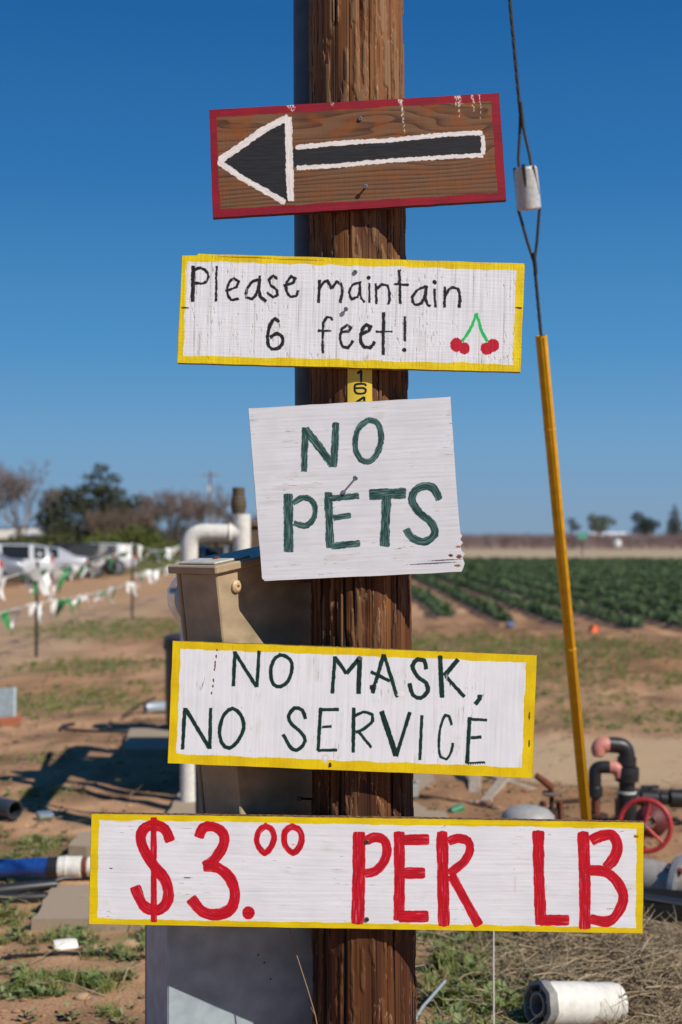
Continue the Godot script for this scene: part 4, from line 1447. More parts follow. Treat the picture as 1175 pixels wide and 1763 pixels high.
	t = slab("concrete_slab", "cracked flat concrete slab beside the blue pipe", [Vector2(-1.265, -5.88), Vector2(-1.30, -6.45), Vector2(-0.55, -6.5), Vector2(-0.55, -5.86)], 0.045)
	t = slab("concrete_block", "small concrete block beyond the white coupling", [Vector2(-1.37, -7.2), Vector2(-1.38, -7.55), Vector2(-0.8, -7.6), Vector2(-0.8, -7.15)], 0.06)

func slab(called: String, label: String, pts: Array, thick: float) -> Node3D:
	var st := newst()
	var poly := PackedVector2Array()
	for i in pts.size():
		var a: Vector2 = pts[i]
		var c: Vector2 = pts[(i + 1) % pts.size()]
		var n := maxi(1, int(a.distance_to(c) / 0.09))
		for k in n:
			poly.append(a.lerp(c, float(k) / n) + Vector2(rng.randf_range(-1, 1), rng.randf_range(-1, 1)) * 0.008)
	var idx := Geometry2D.triangulate_polygon(poly)
	var mid := Vector2.ZERO
	for p in poly:
		mid += p / poly.size()
	for k in range(0, idx.size(), 3):
		face_out(st, [Vector3(poly[idx[k]].x, thick, poly[idx[k]].y), Vector3(poly[idx[k + 1]].x, thick, poly[idx[k + 1]].y), Vector3(poly[idx[k + 2]].x, thick, poly[idx[k + 2]].y)], Vector3(mid.x, -1, mid.y))
	var order := 1.0
	var area := 0.0
	for k in poly.size():
		area += poly[k].cross(poly[(k + 1) % poly.size()])
	for k in poly.size():
		var a := poly[k]
		var b := poly[(k + 1) % poly.size()]
		var q := [Vector3(a.x, -0.1, a.y), Vector3(b.x, -0.1, b.y), Vector3(b.x, thick, b.y), Vector3(a.x, thick, a.y)]
		if area > 0.0:
			q.reverse()
		quad(st, q[0], q[1], q[2], q[3])
	var o := obj(called, st, M["concrete"])
	structure(o, label)
	return o


# ------------------------------------------------------------------ valves and pipes on the other side
func valves() -> void:
	var black: Material = M["black_poly"]
	var pink := mat("pink_plastic", rgb(214, 138, 124), 0.5, 0.0, "fine", 3.0)
	# tall elbow
	var t := thing("black_standpipe", "tall black plastic standpipe with a pink capped elbow by the red handwheel", "pipe", Vector3.ZERO)
	var z := -7.6
	var x := 1.523
	var st := newst()
	tube(st, bend(Vector3(x, 0.0, z), Vector3(x, 0.505, z), Vector3(x - 0.115, 0.512, z + 0.01), 0.055), 0.043, 20)
	obj("elbow_pipe", st, black, t)
	st = newst()
	lathe(st, [Vector2(0.045, 0), Vector2(0.062, 0.002), Vector2(0.066, 0.05), Vector2(0.064, 0.075), Vector2(0.05, 0.08)], 20, at(x, 0.315, z))
	obj("union_nut", st, black, t)
	st = newst()
	lathe(st, [Vector2(0.045, 0), Vector2(0.051, 0.002), Vector2(0.051, 0.045), Vector2(0.045, 0.047)], 20, at(x, 0.40, z))
	obj("socket", st, black, t)
	st = newst()
	lathe(st, [Vector2(0.047, 0), Vector2(0.049, 0.001), Vector2(0.049, 0.012), Vector2(0.047, 0.013)], 20, at(x, 0.252, z))
	obj("glue_ring", st, mat("pale_ring", rgb(200, 200, 196), 0.5), t)
	st = newst()
	lathe(st, [Vector2(0.043, 0), Vector2(0.052, 0.001), Vector2(0.052, 0.16), Vector2(0.046, 0.165)], 20, at(x, 0.085, z))
	obj("lower_socket", st, black, t)
	st = newst()
	tube(st, bend(Vector3(x - 0.10, 0.511, z + 0.01), Vector3(x - 0.152, 0.512, z + 0.012), Vector3(x - 0.158, 0.452, z + 0.03), 0.038), [0.043, 0.044, 0.045, 0.045, 0.045, 0.044, 0.043, 0.042, 0.041, 0.039, 0.028], 20)
	obj("pink_cap", st, pink, t)
	st = newst()
	lathe(st, [Vector2(0.10, 0), Vector2(0.10, 0.03), Vector2(0.05, 0.035)], 20, at(x, 0.02, z))
	obj("red_flange", st, mat("faded_red", rgb(150, 62, 62), 0.6, 0.0, "rusty", 8.0), t)
	# low elbow
	t = thing("black_elbow_pipe", "low black elbow pipe with a pink cap on a rusty stub", "pipe", Vector3.ZERO)
	x = 1.352
	st = newst()
	tube(st, bend(Vector3(x, 0.24, z), Vector3(x, 0.392, z), Vector3(x + 0.085, 0.392, z + 0.01), 0.04), 0.034, 18)
	obj("elbow_pipe", st, black, t)
	st = newst()
	lathe(st, [Vector2(0.034, 0), Vector2(0.042, 0.001), Vector2(0.042, 0.05), Vector2(0.038, 0.055)], 18, at(x, 0.235, z))
	obj("union_nut", st, black, t)
	st = newst()
	tube(st, [Vector3(x + 0.004, 0.0, z), Vector3(x + 0.004, 0.24, z)], 0.024, 14)
	obj("rusty_stub", st, M["rust"], t)
	st = newst()
	lathe(st, [Vector2(0.02, 0), Vector2(0.06, 0.0), Vector2(0.06, 0.012), Vector2(0.02, 0.013)], 18, at(x + 0.01, 0.13, z))
	obj("flange", st, M["rust_dark"], t)
	st = newst()
	tube(st, bend(Vector3(x + 0.075, 0.392, z + 0.01), Vector3(x + 0.122, 0.39, z + 0.012), Vector3(x + 0.125, 0.335, z + 0.026), 0.03), [0.034, 0.036, 0.036, 0.036, 0.036, 0.036, 0.035, 0.034, 0.033, 0.031, 0.02], 18)
	obj("pink_cap", st, pink, t)
	# red handwheel valve
	t = thing("gate_valve", "rusty gate valve with a bright red three-spoked handwheel", "valve", Vector3(1.533, 0.162, -7.2))
	t.rotation_degrees = Vector3(-4, -22, 0)
	var red := mat("red_paint", rgb(196, 58, 58), 0.45, 0.0, "cloud", 6.0)
	st = newst()
	var ring := []
	for k in 41:
		var a := TAU * k / 40.0
		ring.append(Vector3(cos(a) * 0.128, sin(a) * 0.128, 0))
	tube(st, ring, 0.0125, 12, false)
	obj("wheel_rim", st, red, t)
	for k in 3:
		st = newst()
		var a := deg_to_rad(78.0 + k * 120.0)
		tube(st, [Vector3(0, 0, 0.012), Vector3(cos(a) * 0.06, sin(a) * 0.06, 0.008), Vector3(cos(a) * 0.128, sin(a) * 0.128, 0)], [0.011, 0.009, 0.010], 10)
		obj("spoke", st, red, t)
	st = newst()
	lathe(st, [Vector2(0.024, -0.02), Vector2(0.024, 0.015), Vector2(0.012, 0.016), Vector2(0.012, 0.034), Vector2(0, 0.036)], 14, along(Vector3.ZERO, Vector3(0, 0, 1)))
	obj("hub_nut", st, mat("zinc_nut", rgb(170, 170, 170), 0.35, 0.8), t)
	st = newst()
	tube(st, [Vector3(0, 0, 0), Vector3(0, 0, -0.26)], 0.016, 12)
	obj("stem", st, M["rust_dark"], t)
	st = newst()
	lathe(st, [Vector2(0.05, 0), Vector2(0.08, 0.02), Vector2(0.085, 0.12), Vector2(0.06, 0.15), Vector2(0.03, 0.17)], 18, along(Vector3(0, 0, -0.30), Vector3(0, 0, 0)), true)
	obj("bonnet", st, mat("valve_red", rgb(124, 50, 50), 0.6, 0.0, "rusty", 6.0, 0.1), t)
	# black ball valve and fittings behind the wheel
	t = thing("black_valve_run", "row of black plastic fittings with a ball valve beyond the handwheel", "pipe", Vector3.ZERO)
	var fx := 1.58
	for q in [[0.0, 0.07, 0.040], [0.075, 0.10, 0.048], [0.18, 0.05, 0.036], [0.235, 0.09, 0.052], [0.33, 0.06, 0.036]]:
		st = newst()
		var p := Vector3(fx + q[0], 0.17, -7.9)
		lathe(st, [Vector2(0.0, 0), Vector2(q[2] - 0.006, 0), Vector2(q[2], 0.006), Vector2(q[2], q[1] - 0.006), Vector2(q[2] - 0.006, q[1]), Vector2(0, q[1])], 16, along(p, p + Vector3(1, 0, 0)))
		obj("fitting", st, black, t)
	st = newst()
	box(st, Vector3(0.10, 0.016, 0.03), at(fx + 0.13, 0.235, -7.9, 0.2), 0.004)
	lathe(st, [Vector2(0.012, 0), Vector2(0.012, 0.06)], 10, at(fx + 0.13, 0.18, -7.9))
	obj("valve_handle", st, black, t)
	st = newst()
	tube(st, [Vector3(fx + 0.38, 0.17, -7.9), Vector3(3.2, 0.12, -8.2)], 0.03, 14)
	obj("pipe", st, black, t)
	st = newst()
	tube(st, [Vector3(1.55, 0.17, -7.9), Vector3(1.55, -0.05, -7.9)], 0.035, 14)
	obj("down_pipe", st, black, t)
	# yellow hose behind
	st = newst()
	tube(st, [Vector3(1.86, 0.03, -8.7), Vector3(2.1, 0.03, -8.72), Vector3(2.5, 0.02, -8.8), Vector3(3.4, 0.02, -9.1)], 0.022, 10)
	tag(obj("yellow_hose", st, mat("yellow_hose_rubber", rgb(216, 172, 40), 0.5)), "yellow hose lying on the soil past the black fittings", "hose")
	st = newst()
	tube(st, [Vector3(1.0, 0.012, -9.2), Vector3(1.6, 0.014, -9.1), Vector3(2.2, 0.012, -9.0), Vector3(3.4, 0.01, -8.9)], 0.012, 8)
	tag(obj("black_drip_line", st, black), "thin black irrigation line along the edge of the packed path", "hose")
	# rusty hydrant
	t = thing("rusty_hydrant", "rust-brown iron hydrant with a slanted handle beside the yellow guard", "hydrant", Vector3(1.10, 0, -7.45))
	st = newst()
	lathe(st, [Vector2(0.05, 0), Vector2(0.05, 0.10), Vector2(0.075, 0.11), Vector2(0.075, 0.125), Vector2(0.035, 0.13), Vector2(0.03, 0.20)], 16)
	obj("body", st, M["rust_dark"], t)
	for q in [[-0.05, 0.02], [0.045, -0.01]]:
		st = newst()
		box(st, Vector3(0.022, 0.17, 0.05), at(q[0], 0.155, q[1], 0.3, 0, q[0] * 1.2), 0.004)
		obj("yoke", st, M["rust"], t)
	st = newst()
	tube(st, [Vector3(0, 0.19, 0), Vector3(0, 0.29, 0)], 0.014, 10)
	obj("stem", st, M["rust_dark"], t)
	st = newst()
	lathe(st, [Vector2(0.0, 0), Vector2(0.05, 0.002), Vector2(0.052, 0.012), Vector2(0.0, 0.014)], 14, at(0.0, 0.272, 0, 0, 0.1))
	obj("washer_plate", st, mat("washer_tan", rgb(168, 140, 116), 0.7, 0.1, "rusty", 9.0), t)
	st = newst()
	tube(st, [Vector3(-0.085, 0.375, 0.01), Vector3(-0.05, 0.35, 0.01), Vector3(0.005, 0.305, 0.005)], [0.016, 0.019, 0.022], 10)
	obj("handle", st, M["rust"], t)
	st = newst()
	tube(st, [Vector3(0.02, 0.232, 0.0), Vector3(0.17, 0.24, -0.02)], 0.012, 8)
	obj("link_rod", st, M["rust_dark"], t)
	st = newst()
	tube(st, [Vector3(0.11, 0.13, 0.02), Vector3(0.11, 0.0, 0.02)], 0.034, 12)
	obj("cream_stub", st, mat("cream_pipe", rgb(206, 184, 146), 0.6), t)
	# pale rounded tank lid
	st = newst()
	lathe(st, [Vector2(0.135, -0.1), Vector2(0.135, 0.22), Vector2(0.128, 0.26), Vector2(0.10, 0.29), Vector2(0.05, 0.305), Vector2(0, 0.308)], 26, at(0.91, 0, -6.95), true)
	tag(obj("filter_tank", st, mat("pale_grey_plastic", rgb(170, 168, 164), 0.5, 0.0, "fine", 2.0)), "pale grey domed filter tank just above the price board's top edge", "tank")
	# big grey flanged pipe
	t = thing("flanged_pipe", "thick grey irrigation pipe with a bolted flange past the end of the price board", "pipe", Vector3.ZERO)
	var gp := mat("grey_pipe", rgb(176, 168, 158), 0.5, 0.1, "cloud", 3.0)
	var pa := Vector3(1.12, 0.135, -6.35)
	var pb := Vector3(1.50, 0.115, -6.10)
	st = newst()
	tube(st, [pa, pb], 0.088, 28)
	obj("barrel", st, gp, t)
	st = newst()
	lathe(st, [Vector2(0.088, 0), Vector2(0.125, 0.0), Vector2(0.13, 0.006), Vector2(0.13, 0.03), Vector2(0.088, 0.034)], 28, along(pa.lerp(pb, 0.84), pb))
	obj("flange", st, mat("flange_grey", rgb(150, 154, 158), 0.45, 0.3, "cloud", 3.0), t)
	var ff := along(pa.lerp(pb, 0.84), pb)
	for k in 6:
		st = newst()
		var a := TAU * k / 6.0 + 0.3
		lathe(st, [Vector2(0.0, -0.014), Vector2(0.014, -0.014), Vector2(0.014, 0.05), Vector2(0.0, 0.05)], 6, ff * Transform3D(Basis(), Vector3(cos(a) * 0.108, 0, sin(a) * 0.108)))
		obj("bolt", st, M["rust"], t)
	# black plastic trough under it
	t = thing("black_trough", "broken black plastic trough lying among straw under the flanged pipe", "trough", Vector3.ZERO)
	st = newst()
	var arc := 9
	for side in [[0.15, 1.0], [0.135, -1.0]]:
		for k in arc:
			var a0 := lerpf(PI * 0.98, TAU * 1.02, float(k) / arc)
			var a1 := lerpf(PI * 0.98, TAU * 1.02, float(k + 1) / arc)
			st.set_smooth_group(3)
			var rr: float = side[0]
			var pq := func(a: float, xx: float) -> Vector3: return Vector3(xx, 0.15 + sin(a) * rr, -5.78 + cos(a) * rr + (xx - 1.2) * 0.25)
			if side[1] > 0.0:
				quad(st, pq.call(a0, 1.2), pq.call(a0, 2.0), pq.call(a1, 2.0), pq.call(a1, 1.2))
			else:
				quad(st, pq.call(a1, 1.2), pq.call(a1, 2.0), pq.call(a0, 2.0), pq.call(a0, 1.2))
	obj("shell", st, black, t)
	st = newst()
	box(st, Vector3(0.5, 0.02, 0.05), at(1.44, 0.155, -5.62, -0.22, 0.2, -0.12), 0.005)
	obj("rim_bar", st, black, t)
	# white coupling in the lower corner
	t = thing("white_coupling", "white plastic pipe coupling with a ribbed end and a spoked grey flange, lying on straw", "pipe coupling", Vector3.ZERO)
	var ca := Vector3(0.643, 0.098, -4.63)
	var cb := Vector3(0.915, 0.056, -4.77)
	var cf := along(ca, cb)
	var ln := ca.distance_to(cb)
	var pvc: Material = M["white_pvc"]
	st = newst()
	var pr := [Vector2(0.071, 0.02), Vector2(0.072, 0.03), Vector2(0.072, ln * 0.55), Vector2(0.068, ln * 0.62)]
	for k in 9:
		var yy := ln * (0.64 + 0.038 * k)
		pr.append(Vector2(0.069, yy))
		pr.append(Vector2(0.0665, yy + ln * 0.02))
	pr.append(Vector2(0.066, ln))
	pr.append(Vector2(0.058, ln))
	pr.append(Vector2(0.058, 0.05))
	lathe(st, pr, 36, cf)
	obj("sleeve", st, pvc, t)
	st = newst()
	var grey_f := mat("grey_flange", rgb(150, 148, 142), 0.5, 0.0, "cloud", 8.0)
	lathe(st, [Vector2(0.066, 0.02), Vector2(0.080, 0.02), Vector2(0.080, -0.012), Vector2(0.066, -0.016), Vector2(0.064, 0.02)], 8, cf)
	obj("hex_flange", st, grey_f, t)
	st = newst()
	lathe(st, [Vector2(0.040, 0.05), Vector2(0.040, -0.012), Vector2(0.031, -0.012), Vector2(0.031, 0.06)], 24, cf)
	obj("inner_pipe", st, grey_f, t)
	for k in 6:
		st = newst()
		var a := TAU * k / 6.0
		box(st, Vector3(0.03, 0.03, 0.005), cf * Transform3D(Basis(Vector3.UP, -a), Vector3(cos(a) * 0.053, 0.008, sin(a) * 0.053)))
		obj("web", st, grey_f, t)
	st = newst()
	lathe(st, [Vector2(0.064, 0.04), Vector2(0.0, 0.042)], 20, Transform3D(cf.basis, cf.origin))
	obj("dark_bore", st, mat("bore_dark", rgb(46, 44, 42), 0.9), t)


# ------------------------------------------------------------------ things lying about
func yard_litter() -> void:
	var black: Material = M["black_poly"]
	# blue layflat pipe with coupling
	var t := thing("blue_pipe", "blue plastic pipe clamped to a white coupling on the soil", "pipe", Vector3.ZERO)
	var d := Vector3(1, 0.012, 0.0)
	var p0 := Vector3(-2.6, 0.038, -6.78)
	var p1 := Vector3(-1.377, 0.056, -6.74)
	var st := newst()
	var pts := []
	var rad := []
	for k in 16:
		var s := k / 15.0
		pts.append(p0.lerp(p1, s) + Vector3(0, sin(s * 21.0) * 0.003, 0))
		rad.append(0.043 + 0.0025 * sin(s * 34.0))
	tube(st, pts, rad, 18)
	obj("hose", st, mat("blue_plastic", rgb(28, 74, 152), 0.38, 0.0, "cloud", 4.0, 0.2), t)
	st = newst()
	var q := along(p1, p1 + Vector3(1, 0.02, 0.01))
	lathe(st, [Vector2(0.043, -0.004), Vector2(0.049, -0.003), Vector2(0.049, 0.042), Vector2(0.043, 0.044)], 20, q)
	obj("clamp", st, black, t)
	st = newst()
	lathe(st, [Vector2(0.045, 0.044), Vector2(0.051, 0.046), Vector2(0.051, 0.075), Vector2(0.053, 0.078), Vector2(0.053, 0.088), Vector2(0.051, 0.09), Vector2(0.051, 0.152), Vector2(0.044, 0.156)], 24, q)
	obj("coupling", st, M["white_pvc"], t)
	st = newst()
	lathe(st, [Vector2(0.043, 0.156), Vector2(0.045, 0.158), Vector2(0.045, 0.182), Vector2(0.043, 0.184)], 20, q)
	obj("rusty_band", st, M["rust"], t)
	st = newst()
	lathe(st, [Vector2(0.046, 0.184), Vector2(0.046, 0.8), Vector2(0.0, 0.8)], 20, q)
	obj("tail_pipe", st, M["white_pvc"], t)
	# black split pipe in front of it
	t = thing("split_black_pipe", "split black rubber pipe with a frayed end in front of the blue pipe", "pipe", Vector3.ZERO)
	st = newst()
	tube(st, [Vector3(-2.5, 0.03, -6.2), Vector3(-1.7, 0.034, -6.28), Vector3(-1.42, 0.05, -6.36), Vector3(-1.28, 0.055, -6.42)], [0.035, 0.034, 0.03, 0.022], 14)
	obj("pipe", st, black, t)
	st = newst()
	tube(st, [Vector3(-1.55, 0.02, -6.28), Vector3(-1.35, 0.022, -6.31), Vector3(-1.22, 0.02, -6.36)], [0.028, 0.024, 0.016], 10)
	obj("torn_strip", st, black, t)
	st = newst()
	tube(st, [Vector3(-1.33, 0.055, -6.40), Vector3(-1.25, 0.075, -6.45), Vector3(-1.20, 0.07, -6.47)], [0.014, 0.012, 0.006], 8)
	obj("torn_strip", st, black, t)
	# open grey pipe further back
	t = thing("open_grey_pipe", "grey pipe end with a dark open mouth in the shadow edge", "pipe", Vector3.ZERO)
	st = newst()
	var oa := Vector3(-2.30, 0.06, -8.5)
	var ob := Vector3(-1.86, 0.06, -8.15)
	hollow(st, 0.055, 0.047, oa.distance_to(ob), along(oa, ob), 22, 0.3)
	obj("pipe", st, mat("grey_blue_pipe", rgb(74, 80, 86), 0.4, 0.2, "cloud", 3.0), t)
	st = newst()
	box(st, Vector3(0.09, 0.03, 0.06), at(-1.70, 0.02, -8.2, 0.5, 0.3), 0.004)
	tag(obj("metal_scrap", st, mat("scrap_blue", rgb(110, 126, 140), 0.5, 0.1)), "small bluish metal scrap beside the open grey pipe", "scrap")
	# white broken fitting
	st = newst()
	var arcs := 12
	for k in arcs:
		var a0 := lerpf(0.1, PI * 1.05, float(k) / arcs)
		var a1 := lerpf(0.1, PI * 1.05, float(k + 1) / arcs)
		st.set_smooth_group(1)
		for s in 5:
			var u0 := lerpf(-0.045, 0.045, s / 5.0)
			var u1 := lerpf(-0.045, 0.045, (s + 1) / 5.0)
			var f := func(u: float, a: float, r: float) -> Vector3:
				var rr := r * (1.0 - 5.0 * (u + 0.045) * (u + 0.045) * 6.0)
				return at(-1.078, 0.0, -5.6, 0.35, 0.0, 0.1) * Vector3(u, sin(a) * rr, cos(a) * rr)
			quad(st, f.call(u0, a0, 0.042), f.call(u1, a0, 0.042), f.call(u1, a1, 0.042), f.call(u0, a1, 0.042))
			quad(st, f.call(u0, a1, 0.037), f.call(u1, a1, 0.037), f.call(u1, a0, 0.037), f.call(u0, a0, 0.037))
	tag(obj("broken_fitting", st, M["white_pvc"]), "broken white plastic shell lying near the concrete slab", "scrap")
	# stones
	var stone := mat("stone_tan", rgb(196, 160, 124), 0.9, 0.0, "grit", 8.0, 0.2)
	for s in [[-0.955, -5.55, 0.05, "flat tan stone between the white shell and the cabinet"], [-0.90, -4.98, 0.03, "small pale stone at the edge of the green weeds"], [-1.27, -5.02, 0.022, "dark little stone on bare soil below the weeds"], [-0.83, -5.62, 0.04, "grey half-buried stone close to the cabinet"]]:
		st = newst()
		var rr: float = s[2]
		lathe(st, [Vector2(0, -0.5), Vector2(0.8, -0.35), Vector2(1.0, 0.05), Vector2(0.75, 0.42), Vector2(0.3, 0.58), Vector2(0, 0.6)], 9, Transform3D(Basis.from_euler(Vector3(0.15, s[0] * 7.0, 0.1)).scaled(Vector3(rr * 1.1, rr * 0.75, rr * 0.8)), Vector3(s[0], 0.01, s[1])), true)
		tag(obj("stone", st, stone if rr != 0.022 else mat("stone_dark", rgb(70, 60, 54), 0.9)), s[3], "stone")
	# black drip hose across the soil
	st = newst()
	pts = []
	for k in 15:
		var s := k / 14.0
		pts.append(Vector3(lerpf(-1.30, -0.5, s), 0.012 + height(lerpf(-1.30, -0.5, s), -5.45), -5.47 + 0.05 * s - 0.02 * sin(s * 5.0)))
	tube(st, pts, 0.006, 7)
	tag(obj("drip_hose", st, black), "thin black drip hose lying across bare soil in front of the stones", "hose")
	# hose loop by the pad
	st = newst()
	pts = []
	for k in 26:
		var a := lerpf(-0.6, 4.1, k / 25.0)
		pts.append(Vector3(-1.95 + cos(a) * -0.42 + maxf(0, a - 3.2) * 0.45, 0.02, -12.1 + sin(a) * 0.32))
	tube(st, pts, 0.013, 7)
	tag(obj("hose_loop", st, black), "loop of thin black hose on the soil before the drum", "hose")
	# pale pipe pile by the drum
	t = thing("grey_pipe_offcut", "short grey pipe offcut with a dark mouth next to the brown drum", "pipe", Vector3.ZERO)
	st = newst()
	hollow(st, 0.05, 0.042, 0.4, along(Vector3(-1.45, 0.06, -13.3), Vector3(-1.78, 0.055, -13.12)), 18, 0.2)
	obj("pipe", st, mat("offcut_grey", rgb(156, 168, 178), 0.4, 0.2), t)
	st = newst()
	tube(st, [Vector3(-1.72, 0.14, -13.2), Vector3(-1.83, 0.10, -13.0), Vector3(-1.96, 0.02, -12.8)], 0.012, 6)
	tag(obj("bent_stick", st, mat("stick_dark", rgb(60, 52, 46), 0.9)), "dark bent stick leaning by the grey offcut", "stick")
	# pale panel leaning on a block
	t = thing("pale_panel", "pale grey-blue sheet metal panel propped up on a clay block", "panel", Vector3.ZERO)
	st = newst()
	box(st, Vector3(0.5, 0.26, 0.03), at(-3.06, 0.17, -12.4, -0.25, -0.25, 0.12), 0.006)
	obj("sheet", st, mat("pale_sheet", rgb(186, 200, 202), 0.5, 0.1, "cloud", 2.0), t)
	st = newst()
	box(st, Vector3(0.2, 0.09, 0.12), at(-2.87, 0.03, -12.35, 0.3, 0.0, 0.1), 0.01)
	tag(obj("clay_block", st, mat("clay", rgb(176, 106, 76), 0.9, 0.0, "grit", 5.0, 0.2)), "reddish clay block under the propped pale panel", "block")
	# planks
	var wood := mat("grey_timber", rgb(184, 168, 148), 0.9, 0.0, "drawn", 3.0, 0.1)
	for pk in [[0.84, -8.95, 1.30, 0.075, -0.10, "weathered plank lying steepest towards the price board"], [0.945, -8.65, 0.75, 0.07, -0.28, "shorter weathered plank beside the longer one"], [1.02, -8.9, 0.6, 0.05, 0.5, "thin weathered lath lying across the dirt mound"]]:
		st = newst()
		box(st, Vector3(pk[3], 0.025, pk[2]), at(pk[0], 0.10, pk[1], pk[4], 0.05, 0.1), 0.003)
		tag(obj("plank", st, wood), pk[5], "plank", "planks on the dirt mound")
	st = newst()
	tube(st, [Vector3(0.30, 0.06, -8.72), Vector3(0.89, 0.06, -8.15)], 0.02, 10)
	tag(obj("rusty_rod", st, M["rust_dark"]), "rusty iron pipe lying slantwise behind the pole", "rod")
	st = newst()
	box(st, Vector3(0.055, 0.08, 0.05), at(0.43, 0.11, -8.5, 0.3), 0.006)
	box(st, Vector3(0.03, 0.02, 0.03), at(0.45, 0.16, -8.5, 0.3), 0.004)
	tag(obj("junction_box", st, mat("box_grey", rgb(150, 152, 146), 0.5)), "little grey junction box peeking out from behind the pole", "junction box")
	st = newst()
	box(st, Vector3(0.09, 0.05, 0.05), at(0.66, 0.06, -8.15, 0.4, 0.2, 0.3), 0.012)
	tag(obj("green_plug", st, mat("green_plastic", rgb(52, 128, 92), 0.5)), "small green plastic plug on the dirt mound", "plug")
	# marker wires near the pole
	st = newst()
	tube(st, [Vector3(0.4595, -0.05, -4.3), Vector3(0.4585, 0.30, -4.3), Vector3(0.459, 0.62, -4.302)], 0.0024, 7)
	tag(obj("marker_wire", st, mat("white_wire", rgb(226, 226, 224), 0.4, 0.2)), "thin upright white marker wire standing in the weeds", "wire")
	st = newst()
	tube(st, [Vector3(0.150, 0.53, -3.12), Vector3(0.172, 0.40, -3.10), Vector3(0.21, 0.22, -3.07), Vector3(0.27, -0.05, -3.0)], 0.0028, 7)
	tag(obj("bright_rod", st, mat("bright_wire", rgb(206, 208, 212), 0.25, 0.8)), "bright bent metal rod leaning against the pole foot", "rod")
	st = newst()
	tube(st, [Vector3(0.20, 0.02, -4.55), Vector3(0.27, 0.05, -4.75), Vector3(0.36, 0.075, -4.95)], 0.0055, 8)
	tag(obj("blue_grey_stick", st, mat("blue_grey", rgb(150, 160, 166), 0.5)), "blue-grey plastic stick half hidden in the weeds", "stick")
	# orange marker in the field edge
	st = newst()
	st.set_smooth_group(1)
	quad(st, Vector3(4.30, 0.0, -24.8), Vector3(4.42, 0.0, -24.75), Vector3(4.47, 0.10, -24.85), Vector3(4.36, 0.12, -24.9))
	quad(st, Vector3(4.42, 0.0, -24.75), Vector3(4.52, 0.0, -24.85), Vector3(4.49, 0.11, -24.9), Vector3(4.47, 0.10, -24.85))
	quad(st, Vector3(4.30, 0.0, -24.8), Vector3(4.36, 0.12, -24.9), Vector3(4.49, 0.11, -24.9), Vector3(4.52, 0.0, -24.85))
	tag(obj("orange_marker", st, mat("orange", rgb(246, 110, 60), 0.6)), "small orange field marker at the end of the berry rows", "marker")


# ------------------------------------------------------------------ plants near by
func blade(st: SurfaceTool, base: Vector3, dir: float, ln: float, lean: float, wd: float) -> void:
	var out := Vector3(cos(dir), 0, sin(dir))
	var sidev := Vector3(-sin(dir), 0, cos(dir)) * wd
	var m := base + out * lean * 0.35 * ln + Vector3.UP * ln * 0.6
	var e := base + out * lean * ln + Vector3.UP * ln * (1.0 - lean * 0.35)
	st.set_smooth_group(-1)
	quad(st, base - sidev, base + sidev, m + sidev * 0.8, m - sidev * 0.8)
	tri(st, m - sidev * 0.8, m + sidev * 0.8, e)

func tuft_mesh(n: int, ln: float, wd: float, sd: int) -> ArrayMesh:
	var r := RandomNumberGenerator.new()
	r.seed = sd
	var st := newst()
	for k in n:
		blade(st, Vector3(r.randf_range(-0.03, 0.03), -0.005, r.randf_range(-0.03, 0.03)), r.randf() * TAU, ln * r.randf_range(0.55, 1.1), r.randf_range(0.15, 0.85), wd * r.randf_range(0.7, 1.2))
	st.generate_normals()
	return st.commit()

func rosette_mesh(n: int, sd: int) -> ArrayMesh:                              # a broad-leaved weed
	var r := RandomNumberGenerator.new()
	r.seed = sd
	var st := newst()
	for k in n:
		var a := r.randf() * TAU
		var ln := r.randf_range(0.014, 0.034)
		var up := r.randf_range(0.15, 1.1)
		var o := Vector3(cos(a), 0, sin(a))
		var s := Vector3(-sin(a), 0, cos(a)) * ln * r.randf_range(0.22, 0.4)
		var b := o * 0.008 + Vector3.UP * r.randf_range(0.0, 0.03)
		var m := b + (o * cos(up) + Vector3.UP * sin(up)) * ln * 0.6
		var e := m + (o * cos(up * 0.4) + Vector3.UP * sin(up * 0.4)) * ln * 0.5
		st.set_smooth_group(-1)
		tri(st, b, m + s, m - Vector3.UP * ln * 0.08)
		tri(st, b, m - Vector3.UP * ln * 0.08, m - s)
		tri(st, m + s, e, m - Vector3.UP * ln * 0.08)
		tri(st, m - Vector3.UP * ln * 0.08, e, m - s)
	st.generate_normals()
	return st.commit()

func leafy(name: String) -> StandardMaterial3D:
	var m := mat(name, Color.WHITE, 0.55)
	m.vertex_color_use_as_albedo = true
	m.backlight_enabled = true
	m.backlight = Color(0.35, 0.4, 0.2)
	m.metallic_specular = 0.3
	return m

